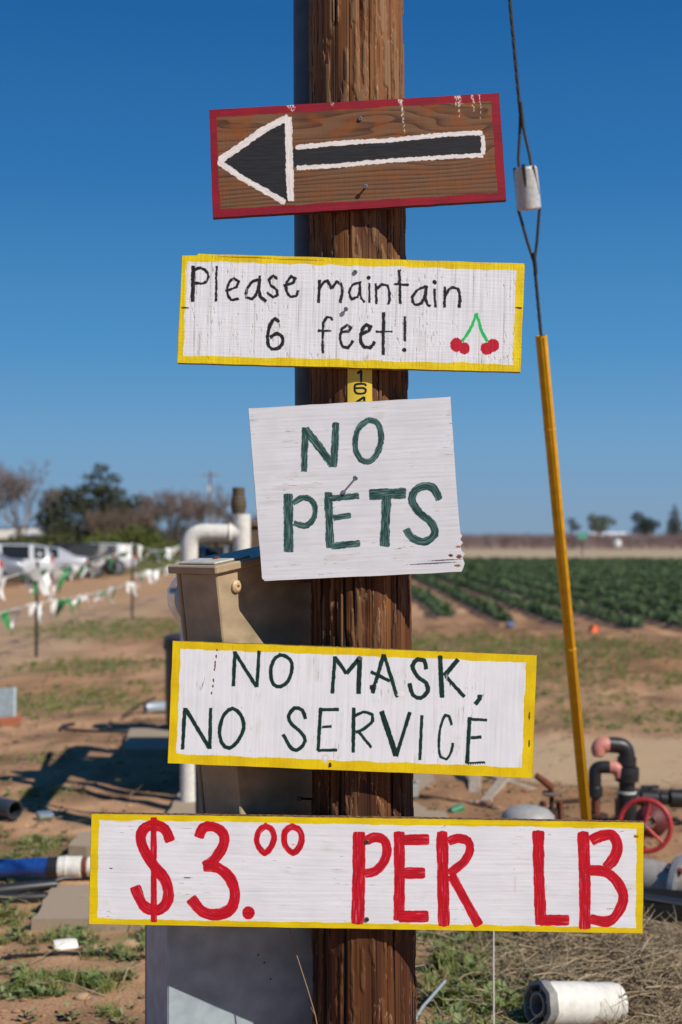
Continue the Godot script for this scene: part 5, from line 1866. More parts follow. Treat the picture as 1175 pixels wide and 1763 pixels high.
func plants() -> void:
	var lm := leafy("grass_blade")
	var meshes := [tuft_mesh(12, 0.075, 0.0019, 1), tuft_mesh(10, 0.055, 0.0022, 2), rosette_mesh(22, 3), rosette_mesh(14, 4)]
	var names := ["short_grass", "thin_grass", "leafy_weeds", "small_weeds"]
	var labels := ["short bright green grass growing in patches on the soil", "thin green grass scattered between the patches", "broad-leaved green weeds growing in patches on the soil", "small low weeds dotted over the soil"]
	var where := [[], [], [], []]
	var tints := [[], [], [], []]
	for p in TURF:
		var area: float = p[2] * p[3] * 5.0
		var far: float = -p[1]
		var dens := clampf(1900.0 / pow(far / 5.0, 1.5), 110.0, 1900.0)
		var n := int(area * dens * p[4])
		for k in n:
			var a := rng.randf() * TAU
			var q := sqrt(rng.randf()) * 1.35
			var x: float = p[0] + cos(a) * q * p[2]
			var z: float = p[1] + sin(a) * q * p[3]
			var tf := clampf(1.25 - q * q * 0.65, 0.05, 1.0) * (0.42 + 1.4 * gn3.get_noise_2d(x * 1.3, z * 1.3) + gn.get_noise_2d(x * 5.0, z * 5.0) * 0.9)
			if rng.randf() > tf * (1.3 if far < 8.0 else 0.85):
				continue
			if x > -1.28 and x < -0.55 and z > -6.46 and z < -5.87:
				continue
			var kind := 0 if rng.randf() < (0.4 if far < 8.0 else 0.62) else (1 if rng.randf() < 0.4 else (2 if rng.randf() < (0.6 if far < 8.0 else 0.3) else 3))
			if p[0] == 0.42:
				kind = 0 if rng.randf() < 0.55 else 2
			var s := rng.randf_range(0.55, 1.2) * clampf(0.75 + far * 0.02, 0.8, 1.3) * (1.5 if p[0] == 0.42 else 1.0)
			where[kind].append(Transform3D(Basis.from_euler(Vector3(rng.randf_range(-0.2, 0.2), rng.randf() * TAU, rng.randf_range(-0.2, 0.2))).scaled(Vector3(s, s * rng.randf_range(0.7, 1.1), s)), Vector3(x, height(x, z), z)))
			var g := Color(0.12, 0.17, 0.035).lerp(Color(0.24, 0.28, 0.075), rng.randf())
			if rng.randf() < 0.14:
				g = Color(0.30, 0.24, 0.11)
			if kind >= 2:
				g = Color(0.14, 0.19, 0.065).lerp(Color(0.24, 0.28, 0.13), rng.randf())
			tints[kind].append(g)
	# sparse weeds anywhere
	for k in 900:
		var d := 4.6 + 14.0 * rng.randf() * rng.randf()
		var x := rng.randf_range(-0.34, 0.34) * d
		if (x > 0.6 and d > 9.2 and d < 11.7) or (x > -1.6 and x < 0.5 and d > 7.4 and d < 11.9):
			continue
		var s := rng.randf_range(0.35, 1.1)
		where[3].append(Transform3D(Basis.from_euler(Vector3(0, rng.randf() * TAU, 0)).scaled(Vector3.ONE * s), Vector3(x, height(x, -d), -d)))
		tints[3].append(Color(0.17, 0.19, 0.075).lerp(Color(0.32, 0.25, 0.13), rng.randf()))
	for k in 4:
		scatter(names[k], labels[k], "grass" if k < 2 else "weeds", meshes[k], lm, where[k], tints[k])
	# dry straw heaped by the white coupling
	var sm := mat("straw", Color.WHITE, 0.8)
	sm.vertex_color_use_as_albedo = true
	for variant in 3:
		var st := newst()
		var r := RandomNumberGenerator.new()
		r.seed = 90 + variant
		var pts := []
		var n := 6
		var p := Vector3(-0.16, 0, 0)
		var dir := Vector3(1, 0.1, 0)
		for k in n:
			pts.append(p)
			dir = (dir + Vector3(0, r.randf_range(-0.28, 0.28), r.randf_range(-0.35, 0.35))).normalized()
			p += dir * 0.065
		tube(st, pts, [0.0022, 0.0026, 0.0024, 0.0021, 0.0017, 0.0009], 5)
		if variant > 0:
			tube(st, [pts[2], pts[2] + Vector3(0.04, 0.03, 0.05), pts[2] + Vector3(0.09, 0.05, 0.08)], [0.0016, 0.0013, 0.0007], 4)
			tube(st, [pts[3], pts[3] + Vector3(0.05, -0.01, -0.05), pts[3] + Vector3(0.08, 0.02, -0.10)], [0.0015, 0.0012, 0.0006], 4)
		st.generate_normals()
		var mesh := st.commit()
		var wh := []
		var tn := []
		for k in 1500:
			var x := 0.0
			var z := 0.0
			var y := 0.0
			if k % 5 < 4:
				x = rng.randf_range(0.50, 1.75)
				z = rng.randf_range(-6.0, -4.35)
				var heap := clampf(1.0 - pow((x - 1.05) / 0.65, 2.0), 0.05, 1.0) * clampf(1.0 - pow((z + 5.25) / 0.75, 2.0), 0.1, 1.0)
				if x < 0.72 and rng.randf() < 0.6:
					continue
				if x > 0.56 and x < 0.98 and z > -4.86 and z < -4.6:
					continue
				y = heap * 0.14 * rng.randf()
			else:
				x = rng.randf_range(0.2, 1.9) if k % 2 == 0 else rng.randf_range(-3.0, 3.0)
				z = rng.randf_range(-7.2, -4.4) if k % 2 == 0 else rng.randf_range(-15.0, -4.4)
				if x > 0.56 and x < 0.98 and z > -4.86 and z < -4.6:
					continue
				y = 0.01
			var s := rng.randf_range(0.45, 1.15)
			wh.append(Transform3D(Basis.from_euler(Vector3(rng.randf_range(-0.5, 0.5), rng.randf() * TAU, rng.randf_range(-0.35, 0.35))).scaled(Vector3(s, s, s) * Vector3(1, 1.0, 1)), Vector3(x, height(x, z) + y + 0.008, z)))
			tn.append(Color(0.30, 0.215, 0.12).lerp(Color(0.50, 0.40, 0.26), rng.randf()) * (0.6 + 0.5 * rng.randf()))
		scatter(["dry_straw", "branching_straw", "twiggy_straw"][variant], ["dry straw stalks heaped behind the white coupling", "dry branching stalks tangled in the straw heap", "fine dry twigs tangled in the straw heap"][variant], "straw", mesh, sm, wh, tn)


# ------------------------------------------------------------------ berry field
func field() -> void:
	var soilm := mat("bed_soil", rgb(160, 120, 88), 0.95, 0.0, "grit", 1.2)
	var film := mat("mulch_film", rgb(66, 58, 54), 0.6, 0.0, "cloud", 1.5)
	var lm := leafy("berry_leaf")
	var r := RandomNumberGenerator.new()
	r.seed = 501
	# one plant: arching three-part leaves
	var plant: Array = []
	for v in 3:
		var st := newst()
		for k in 22:
			var a := r.randf() * TAU
			var out := r.randf_range(0.05, 0.19)
			var hh := r.randf_range(0.07, 0.21)
			var c := Vector3(cos(a) * out, hh, sin(a) * out)
			var nn := (Vector3(cos(a) * 0.7, 1.0, sin(a) * 0.7) + Vector3(r.randf_range(-0.4, 0.4), 0, r.randf_range(-0.4, 0.4))).normalized()
			var u := nn.cross(Vector3(0.3, 0.1, 1)).normalized()
			var w := nn.cross(u)
			var s := r.randf_range(0.045, 0.08)
			st.set_smooth_group(-1)
			for leaf in 3:
				var b := a + leaf * TAU / 3.0
				var d := u * cos(b) + w * sin(b)
				var e := u * -sin(b) + w * cos(b)
				quad(st, c, c + (d * 0.55 + e * 0.5) * s, c + d * s * 1.1 - nn * s * 0.15, c + (d * 0.55 - e * 0.5) * s)
		st.generate_normals()
		plant.append(st.commit())
	var nearest := {0: "strawberry row nearest the pole, ending shortest in the grass", 1: "second strawberry row out from the pole, with blue film showing", 2: "third strawberry row out from the pole", 3: "fourth strawberry row out from the pole"}
	var ordinal := ["fifth", "sixth", "seventh", "eighth", "ninth", "tenth", "eleventh", "twelfth", "thirteenth", "fourteenth"]
	for k in ordinal.size():
		nearest[k + 4] = ordinal[k] + " strawberry row out from the pole"
	var i := 0
	while i < 46:
		var x := 2.15 + i * 1.02
		var z0: float = [-28.5, -26.6, -25.6, -24.6][i] if i < 4 else -23.6 + sin(i * 1.7) * 0.7
		var z1 := -106.0
		var t := thing("strawberry_row", nearest.get(i, "long straight row of green strawberry plants in the field"), "crop row", Vector3(x, 0, 0), "strawberry rows")
		var st := newst()
		var prof := [Vector2(-0.34, -0.03), Vector2(-0.19, 0.045), Vector2(0.19, 0.045), Vector2(0.34, -0.03)]
		for k in 3:
			var a: Vector2 = prof[k]
			var b: Vector2 = prof[k + 1]
			quad(st, Vector3(a.x, a.y, z0), Vector3(b.x, b.y, z0), Vector3(b.x, b.y, z1), Vector3(a.x, a.y, z1))
		face_out(st, [Vector3(-0.30, -0.03, z0 + 0.25), Vector3(0.30, -0.03, z0 + 0.25), Vector3(0.19, 0.045, z0), Vector3(-0.19, 0.045, z0)], Vector3(0, 0, z1))
		obj("raised_bed", st, soilm, t)
		st = newst()
		quad(st, Vector3(-0.16, 0.049, z0 - 0.5), Vector3(0.16, 0.049, z0 - 0.5), Vector3(0.16, 0.049, z1), Vector3(-0.16, 0.049, z1))
		var bits: SurfaceTool = null
		if i in [1]:
			var fx := r.randf_range(-0.1, 0.1)
			bits = newst()
			quad(bits, Vector3(fx - 0.06, 0.03, z0 + 0.26), Vector3(fx + 0.08, 0.0, z0 + 0.3), Vector3(fx + 0.1, 0.075, z0 - 0.05), Vector3(fx - 0.05, 0.065, z0 - 0.1))
		obj("plastic_mulch", st, film, t)
		if bits != null:
			obj("loose_film", bits, mat("blue_film", rgb(112, 122, 146), 0.5), t)
		for v in 3:
			var wh := []
			var tn := []
			for side in [-0.07, 0.07]:
				var z := z0 + 0.25 - v * 0.1
				while z > z1:
					var dd := -z
					var step := (0.33 if dd < 60.0 else 0.5) * 3.0
					z -= step * r.randf_range(0.7, 1.3)
					if r.randf() < (0.08 if dd < 45.0 else 0.03):
						continue
					var s := r.randf_range(0.4, 1.12) * (1.0 if dd < 50.0 else 1.2)
					wh.append(Transform3D(Basis.from_euler(Vector3(0, r.randf() * TAU, 0)).scaled(Vector3(s, s * r.randf_range(0.8, 1.2), s)), Vector3(side * 0.7 + r.randf_range(-0.05, 0.05), 0.035, z)))
					tn.append(Color(0.050, 0.086, 0.036).lerp(Color(0.115, 0.165, 0.072), r.randf()))
			scatter("plants", "", "", plant[v], lm, wh, tn, t)
		i += 1


# ------------------------------------------------------------------ far landscape
func limb(st: SurfaceTool, r: RandomNumberGenerator, p: Vector3, dir: Vector3, ln: float, rad: float, depth: int, spread: float, twig: float) -> void:
	var q := p + dir * ln * 0.5 + Vector3(r.randf_range(-1, 1), r.randf_range(-0.3, 0.5), r.randf_range(-1, 1)) * ln * 0.07
	var e := p + dir * ln
	var er := maxf(rad * 0.62, twig)
	tube(st, [p, q, e], [rad, (rad + er) * 0.5, er], 5 if depth > 3 else 3, false)
	if depth <= 0:
		return
	var n := 3 if depth > 1 else 4
	for k in n:
		var f := r.randf_range(0.45, 1.0) if k > 0 else 1.0
		var b := p.lerp(e, f)
		var side := Vector3(r.randf_range(-1, 1), r.randf_range(-0.2, 0.6), r.randf_range(-1, 1)).normalized()
		var d := (dir + side * spread).normalized()
		d = (d + Vector3.UP * 0.12).normalized()
		limb(st, r, b, d, ln * r.randf_range(0.58, 0.82), maxf(rad * r.randf_range(0.5, 0.68), twig), depth - 1, spread, twig)

func bare_tree(label: String, place: Vector3, tall: float, sd: int, spread: float, depth: int, m: Material, group := "") -> Node3D:
	var t := thing("bare_tree", label, "tree", place, group)
	var r := RandomNumberGenerator.new()
	r.seed = sd
	var st := newst()
	tube(st, [Vector3(0, -0.2, 0), Vector3(0.03 * tall * r.randf_range(-1, 1), tall * 0.14, 0), Vector3(0, tall * 0.26, 0)], [tall * 0.024, tall * 0.019, tall * 0.016], 8, false)
	obj("trunk", st, m, t)
	st = newst()
	for k in 5:
		var a := TAU * k / 5.0 + r.randf()
		limb(st, r, Vector3(0, tall * (0.17 + 0.025 * k), 0), Vector3(cos(a) * 0.75 * spread, 1.0, sin(a) * 0.75 * spread).normalized(), tall * 0.27, tall * 0.011, depth, 0.62 * spread, 0.014)
	obj("crown", st, m, t)
	return t

func leaf_cloud(st: SurfaceTool, r: RandomNumberGenerator, c: Vector3, rad: Vector3, n: int, size: float) -> void:
	for k in n:
		var d := Vector3(r.randfn(), r.randfn(), r.randfn()).normalized() * pow(r.randf(), 0.4)
		var p := c + d * rad
		var u := Vector3(r.randfn(), r.randfn(), r.randfn()).normalized()
		var w := u.cross(Vector3(r.randfn(), r.randfn(), r.randfn())).normalized()
		var s := size * r.randf_range(0.5, 1.2)
		st.set_smooth_group(-1)
		tri(st, p - u * s, p + w * s * 0.7, p + u * s)
		tri(st, p - u * s, p + u * s, p - w * s * 0.6 + Vector3.UP * s * 0.2)

func leafy_tree(called: String, label: String, place: Vector3, clumps: Array, c: Color, sd: int, size: float, dens: float, trunk_h: float) -> Node3D:
	var t := thing(called, label, "tree" if trunk_h > 0.3 else "shrub", place)
	var r := RandomNumberGenerator.new()
	r.seed = sd
	var st := newst()
	var bark := mat("bark", rgb(92, 78, 68), 0.9)
	tube(st, [Vector3(0, -0.2, 0), Vector3(0.1, trunk_h * 0.5, 0), Vector3(0, maxf(trunk_h, 0.4), 0)], [0.05 + trunk_h * 0.035, 0.04 + trunk_h * 0.025, 0.03 + trunk_h * 0.012], 8, false)
	for q in clumps:
		tube(st, [Vector3(0, trunk_h * 0.55, 0), Vector3(q[0], q[1], q[2])], [0.03 + trunk_h * 0.012, 0.02], 4, false)
	if place.z < -300.0:
		t.scale = Vector3.ONE * 1.62
	obj("trunk", st, bark, t)
	st = newst()
	for q in clumps:
		leaf_cloud(st, r, Vector3(q[0], q[1], q[2]), Vector3(q[3], q[4], q[3]), int(dens * q[3] * q[3] * q[4]), size)
	var m := StandardMaterial3D.new()
	m.resource_name = called + "_leaf"
	m.albedo_color = c
	m.roughness = 0.7
	m.metallic_specular = 0.2
	m.backlight_enabled = true
	m.backlight = Color(0.2, 0.22, 0.12)
	obj("crown", st, m, t)
	return t

func far_landscape() -> void:
	var twig := mat("grey_brown_bark", rgb(134, 118, 112), 0.95)
	var brown := mat("brown_bark", rgb(122, 104, 92), 0.95)
	# bare trees beyond the parked cars: x, depth, height
	var spots := [[-26.6, 118.0, 8.4, 1, 0.95, "tall bare grey tree standing apart beyond the first parked cars"], [-31.5, 122.0, 7.6, 2, 1.0, "bare grey tree next to the low yellow house"], 
		[-18.4, 110.0, 4.6, 5, 1.2, "low broad brown bare tree in front of the dark evergreens"], [-16.0, 106.0, 4.6, 6, 1.2, "brown bare tree on the outer flank of the evergreens"],
		[-14.2, 116.0, 5.9, 7, 1.0, "slim bare grey tree just past the evergreen clump"], [-12.4, 112.0, 6.0, 8, 1.0, "bare grey tree halfway between evergreens and white pipe"], [-10.8, 114.0, 5.6, 9, 1.05, "bare grey tree closest to the white pipe"], [-8.6, 125.0, 4.4, 10, 1.1, "low bare tree behind the meter pedestal"], [-35.0, 120.0, 7.2, 11, 1.0, "bare tree past the yellow house"]]
	for s in spots:
		bare_tree(s[5], Vector3(s[0], 0, -s[1]), s[2], 300 + s[3], s[4], 5 if s[3] in [4, 5, 6, 12] else 5, brown if s[3] in [4, 5, 6, 12] else twig, "bare trees beyond the cars")
	# evergreens
	var dark := Color(0.066, 0.070, 0.042).linear_to_srgb()
	leafy_tree("tall_evergreen", "tallest dark evergreen with a ragged spreading top", Vector3(-20.6, 0, -122.0), [[0, 7.7, 0, 0.9, 0.5], [-0.7, 7.0, 0.2, 1.1, 0.4], [0.9, 6.9, -0.3, 1.1, 0.45], [-0.5, 6.0, 0, 1.5, 0.6], [0.9, 5.6, 0.3, 1.5, 0.7], [-1.0, 4.6, 0, 1.8, 0.9], [1.2, 4.2, 0.2, 1.9, 0.9], [0, 3.0, 0, 2.2, 1.2], [0, 1.6, 0, 2.2, 1.2]], dark, 21, 0.17, 240.0, 6.5)
	leafy_tree("round_evergreen", "round dark evergreen on the near side of the tallest one", Vector3(-23.6, 0, -121.0), [[-1.1, 4.9, 0, 1.2, 1.0], [-1.2, 3.2, 0, 1.4, 1.2], [1.2, 5.6, 0, 1.2, 0.7], [0, 5.4, 0, 1.3, 0.8], [-0.8, 4.0, 0.3, 1.4, 1.0], [0.8, 4.2, 0, 1.4, 1.0], [-0.3, 2.6, 0, 1.7, 1.3], [0.6, 1.5, 0, 1.7, 1.2]], dark, 22, 0.16, 230.0, 4.0)
	leafy_tree("low_evergreen", "low dark evergreen on the far side of the tallest one", Vector3(-17.4, 0, -121.0), [[1.6, 3.9, 0, 1.2, 0.8], [-1.8, 4.6, 0, 1.2, 0.8], [0, 4.8, 0, 1.5, 0.7], [-0.9, 4.0, 0.3, 1.4, 0.9], [1.0, 3.7, 0, 1.4, 0.9], [0, 2.4, 0, 2.0, 1.3], [0.8, 1.4, 0, 1.8, 1.1]], dark, 23, 0.16, 220.0, 3.6)
	# green shrubs before the trees
	var green := Color(0.12, 0.14, 0.035).linear_to_srgb()
	var sh := [[-15.4, 92.0, 1.0, "yellow-green shrub in front of the brown bare trees"], [-13.6, 94.0, 1.15, "fuller yellow-green shrub near the last parked car"], [-12.2, 95.0, 0.8, "small green shrub beside the bare grey trees"], [-20.3, 100.0, 1.0, "olive shrub peeping over the middle cars"], [-26.0, 104.0, 0.8, "olive shrub near the yellow house"], [-23.2, 102.0, 0.9, "dull green shrub over the white estate cars"]]
	for k in sh.size():
		var s: Array = sh[k]
		var f: float = s[2]
		leafy_tree("green_shrub", s[3], Vector3(s[0], 0, -s[1]), [[0, 1.7 * f, 0, 0.9 * f, 0.7 * f], [-0.8 * f, 1.2 * f, 0.1, 0.8 * f, 0.8 * f], [0.8 * f, 1.3 * f, 0, 0.8 * f, 0.8 * f], [0.1, 0.7 * f, 0.2, 1.2 * f, 0.6 * f]], green if k < 3 else Color(0.10, 0.105, 0.04).linear_to_srgb(), 40 + k, 0.12, 420.0, 0.3)
	# hedge of scrub closing the view behind the trees
	var scrub := newst()
	var r := RandomNumberGenerator.new()
	r.seed = 77
	for k in 5:
		limb(scrub, r, Vector3(r.randf_range(-0.3, 0.3), -0.1, r.randf_range(-0.3, 0.3)), Vector3(r.randf_range(-0.5, 0.5), 1, r.randf_range(-0.5, 0.5)).normalized(), 0.95, 0.04, 3, 0.75, 0.012)
	scrub.generate_normals()
	var scrub_mesh := scrub.commit()
	var wh := []
	var tn := []
	for k in 260:
		var s := r.randf_range(0.9, 1.6)
		wh.append(Transform3D(Basis.from_euler(Vector3(0, r.randf() * TAU, 0)).scaled(Vector3(s, s, s)), Vector3(r.randf_range(-60, 3), 0, r.randf_range(-150, -134))))
		tn.append(Color(0.17, 0.12, 0.10).lerp(Color(0.13, 0.115, 0.07), r.randf()))
	var bm := mat("scrub_bark", Color.WHITE, 0.95)
	bm.vertex_color_use_as_albedo = true
	scatter("far_scrub", "brown leafless scrub closing the view behind the trees", "scrub", scrub_mesh, bm, wh, tn)
	# leafless orchard across the field
	wh = []
	tn = []
	for row in 14:
		for k in 62:
			var s := r.randf_range(0.95, 1.3) * (1.0 if row > 0 else 0.9)
			wh.append(Transform3D(Basis.from_euler(Vector3(0, r.randf() * TAU, 0)).scaled(Vector3(s, s * 1.08, s)), Vector3(-10.0 + k * 2.3 + r.randf_range(-0.6, 0.6), 0, -246.0 - row * 4.5 + r.randf_range(-0.8, 0.8))))
			tn.append(Color(0.25, 0.17, 0.165).lerp(Color(0.34, 0.26, 0.25), r.randf()))
	scatter("bare_orchard", "reddish leafless orchard stretching along the far side of the field", "orchard", scrub_mesh, bm, wh, tn)
	# trees and sheds on the skyline
	leafy_tree("olive_tree", "pale green round-topped tree above the orchard", Vector3(56.5, 0, -312.0), [[-0.7, 3.9, 0, 1.0, 0.7], [0.8, 3.7, 0, 1.1, 0.7], [1.9, 3.4, 0, 0.7, 0.5], [0, 2.8, 0, 1.5, 0.9]], Color(0.13, 0.15, 0.09).linear_to_srgb(), 61, 0.16, 300.0, 2.6)
	leafy_tree("dark_tree", "dark dense tree above the orchard beyond the yellow guard", Vector3(66.4, 0, -312.0), [[-0.8, 4.1, 0, 1.0, 0.8], [0.3, 3.4, 0, 1.2, 0.8], [1.6, 3.1, 0, 0.9, 0.6], [0, 2.4, 0, 1.7, 1.0]], Color(0.045, 0.06, 0.055).linear_to_srgb(), 62, 0.16, 340.0, 2.6)
	leafy_tree("pointed_tree", "grey-green pointed conifer at the end of the orchard skyline", Vector3(73.2, 0, -312.0), [[0, 5.2, 0, 0.45, 0.6], [0, 4.3, 0, 0.8, 0.8], [0, 3.2, 0, 1.15, 0.9], [0, 2.0, 0, 1.4, 1.0]], Color(0.10, 0.095, 0.085).linear_to_srgb(), 63, 0.15, 380.0, 3.0)
	leafy_tree("small_dark_tree", "small dark tree right behind the yellow guy guard", Vector3(50.4, 0, -312.0), [[0, 3.6, 0, 0.7, 0.5], [0.5, 2.8, 0, 0.9, 0.6]], Color(0.06, 0.07, 0.05).linear_to_srgb(), 64, 0.15, 360.0, 2.4)
	var t := thing("white_shed", "long low white-roofed shed beyond the orchard", "shed", Vector3(62.0, 0, -330.0))
	var st := newst()
	box(st, Vector3(8.0, 2.6, 4.0), at(0, 1.3, 0))
	obj("wall", st, mat("shed_wall", rgb(186, 184, 180), 0.8), t)
	st = newst()
	for s in [-1.0, 1.0]:
		face_out(st, [Vector3(-4.3, 2.6, s * 2.3), Vector3(4.3, 2.6, s * 2.3), Vector3(4.3, 3.45, 0), Vector3(-4.3, 3.45, 0)], Vector3(0, 0, 0))
		face_out(st, [Vector3(s * 4.29, 2.6, -2.3), Vector3(s * 4.29, 2.6, 2.3), Vector3(s * 4.29, 3.45, 0)], Vector3(0, 2.8, 0))
	obj("roof", st, mat("white_roof", rgb(226, 228, 230), 0.5), t)
	t = thing("white_tank", "small white tank on legs at the foot of the leafless orchard", "tank", Vector3(46.6, 0, -240.0))
	st = newst()
	lathe(st, [Vector2(0, 0.5), Vector2(0.62, 0.52), Vector2(0.66, 0.6), Vector2(0.66, 1.5), Vector2(0.5, 1.66), Vector2(0, 1.72)], 18)
	obj("body", st, mat("tank_white", rgb(226, 226, 224), 0.5), t)
	for s in [-0.45, 0.45]:
		st = newst()
		box(st, Vector3(0.1, 0.6, 0.1), at(s, 0.25, 0))
		obj("leg", st, mat("post_dark", rgb(72, 66, 62), 0.9), t)
	t = thing("field_sign", "small teal sign on a post at the edge of the field beside the yellow guard", "sign", Vector3(22.4, 0, -132.0))
	st = newst()
	box(st, Vector3(0.75, 0.62, 0.04), at(0, 2.0, 0), 0.01)
	obj("panel", st, mat("teal", rgb(78, 164, 138), 0.5), t)
	st = newst()
	box(st, Vector3(0.09, 1.8, 0.09), at(0, 0.85, -0.07))
	obj("post", st, mat("post_dark", rgb(72, 66, 62), 0.9), t)
	# yellow house with a pale roof
	t = thing("yellow_house", "low yellow house with a pale roof half hidden by bare trees", "house", Vector3(-28.6, 0, -126.0))
	st = newst()
	box(st, Vector3(5.0, 1.9, 4.0), at(0, 0.95, 0))
	obj("wall", st, mat("yellow_wall", rgb(212, 196, 120), 0.85), t)
	st = newst()
	face_out(st, [Vector3(-3.3, 1.55, 2.4), Vector3(2.9, 2.0, 2.4), Vector3(1.9, 2.65, 0), Vector3(-2.8, 2.45, 0)], Vector3(0, 0, 0))
	face_out(st, [Vector3(-3.3, 1.55, -2.4), Vector3(2.9, 2.0, -2.4), Vector3(1.9, 2.65, 0), Vector3(-2.8, 2.45, 0)], Vector3(0, 0, 0))
	face_out(st, [Vector3(-3.3, 1.55, 2.4), Vector3(-3.3, 1.55, -2.4), Vector3(-2.8, 2.45, 0)], Vector3(0, 1.5, 0))
	face_out(st, [Vector3(2.9, 2.0, 2.4), Vector3(2.9, 2.0, -2.4), Vector3(1.9, 2.65, 0)], Vector3(0, 1.5, 0))
	obj("roof", st, mat("pale_roof", rgb(206, 200, 190), 0.8), t)
	for wx in [-1.4, 0.4]:
		st = newst()
		box(st, Vector3(0.9, 0.8, 0.05), at(wx, 1.05, 2.0))
		obj("window", st, mat("dark_glass", rgb(24, 28, 34), 0.1), t)
	# far power pole
	t = thing("far_power_pole", "distant thin power pole with a crossarm above the bare trees", "power pole", Vector3(-21.6, 0, -235.0))
	st = newst()
	tube(st, [Vector3(0, -0.5, 0), Vector3(0, 13.0, 0)], [0.26, 0.17], 10)
	obj("mast", st, brown, t)
	st = newst()
	box(st, Vector3(3.0, 0.2, 0.16), at(0, 12.4, 0.2))
	obj("crossarm", st, brown, t)
	st = newst()
	lathe(st, [Vector2(0, 0), Vector2(0.3, 0.02), Vector2(0.3, 0.95), Vector2(0.22, 1.0), Vector2(0, 1.02)], 14, at(-0.35, 9.6, 0.35))
	obj("transformer", st, mat("pale_can", rgb(200, 204, 206), 0.4), t)
	for s in [-1.35, -0.5, 0.5, 1.35]:
		st = newst()
		lathe(st, [Vector2(0.07, 0), Vector2(0.09, 0.1), Vector2(0.03, 0.3), Vector2(0, 0.3)], 8, at(s, 12.5, 0.2))
		obj("insulator", st, mat("pale_can", rgb(200, 204, 206), 0.4), t)


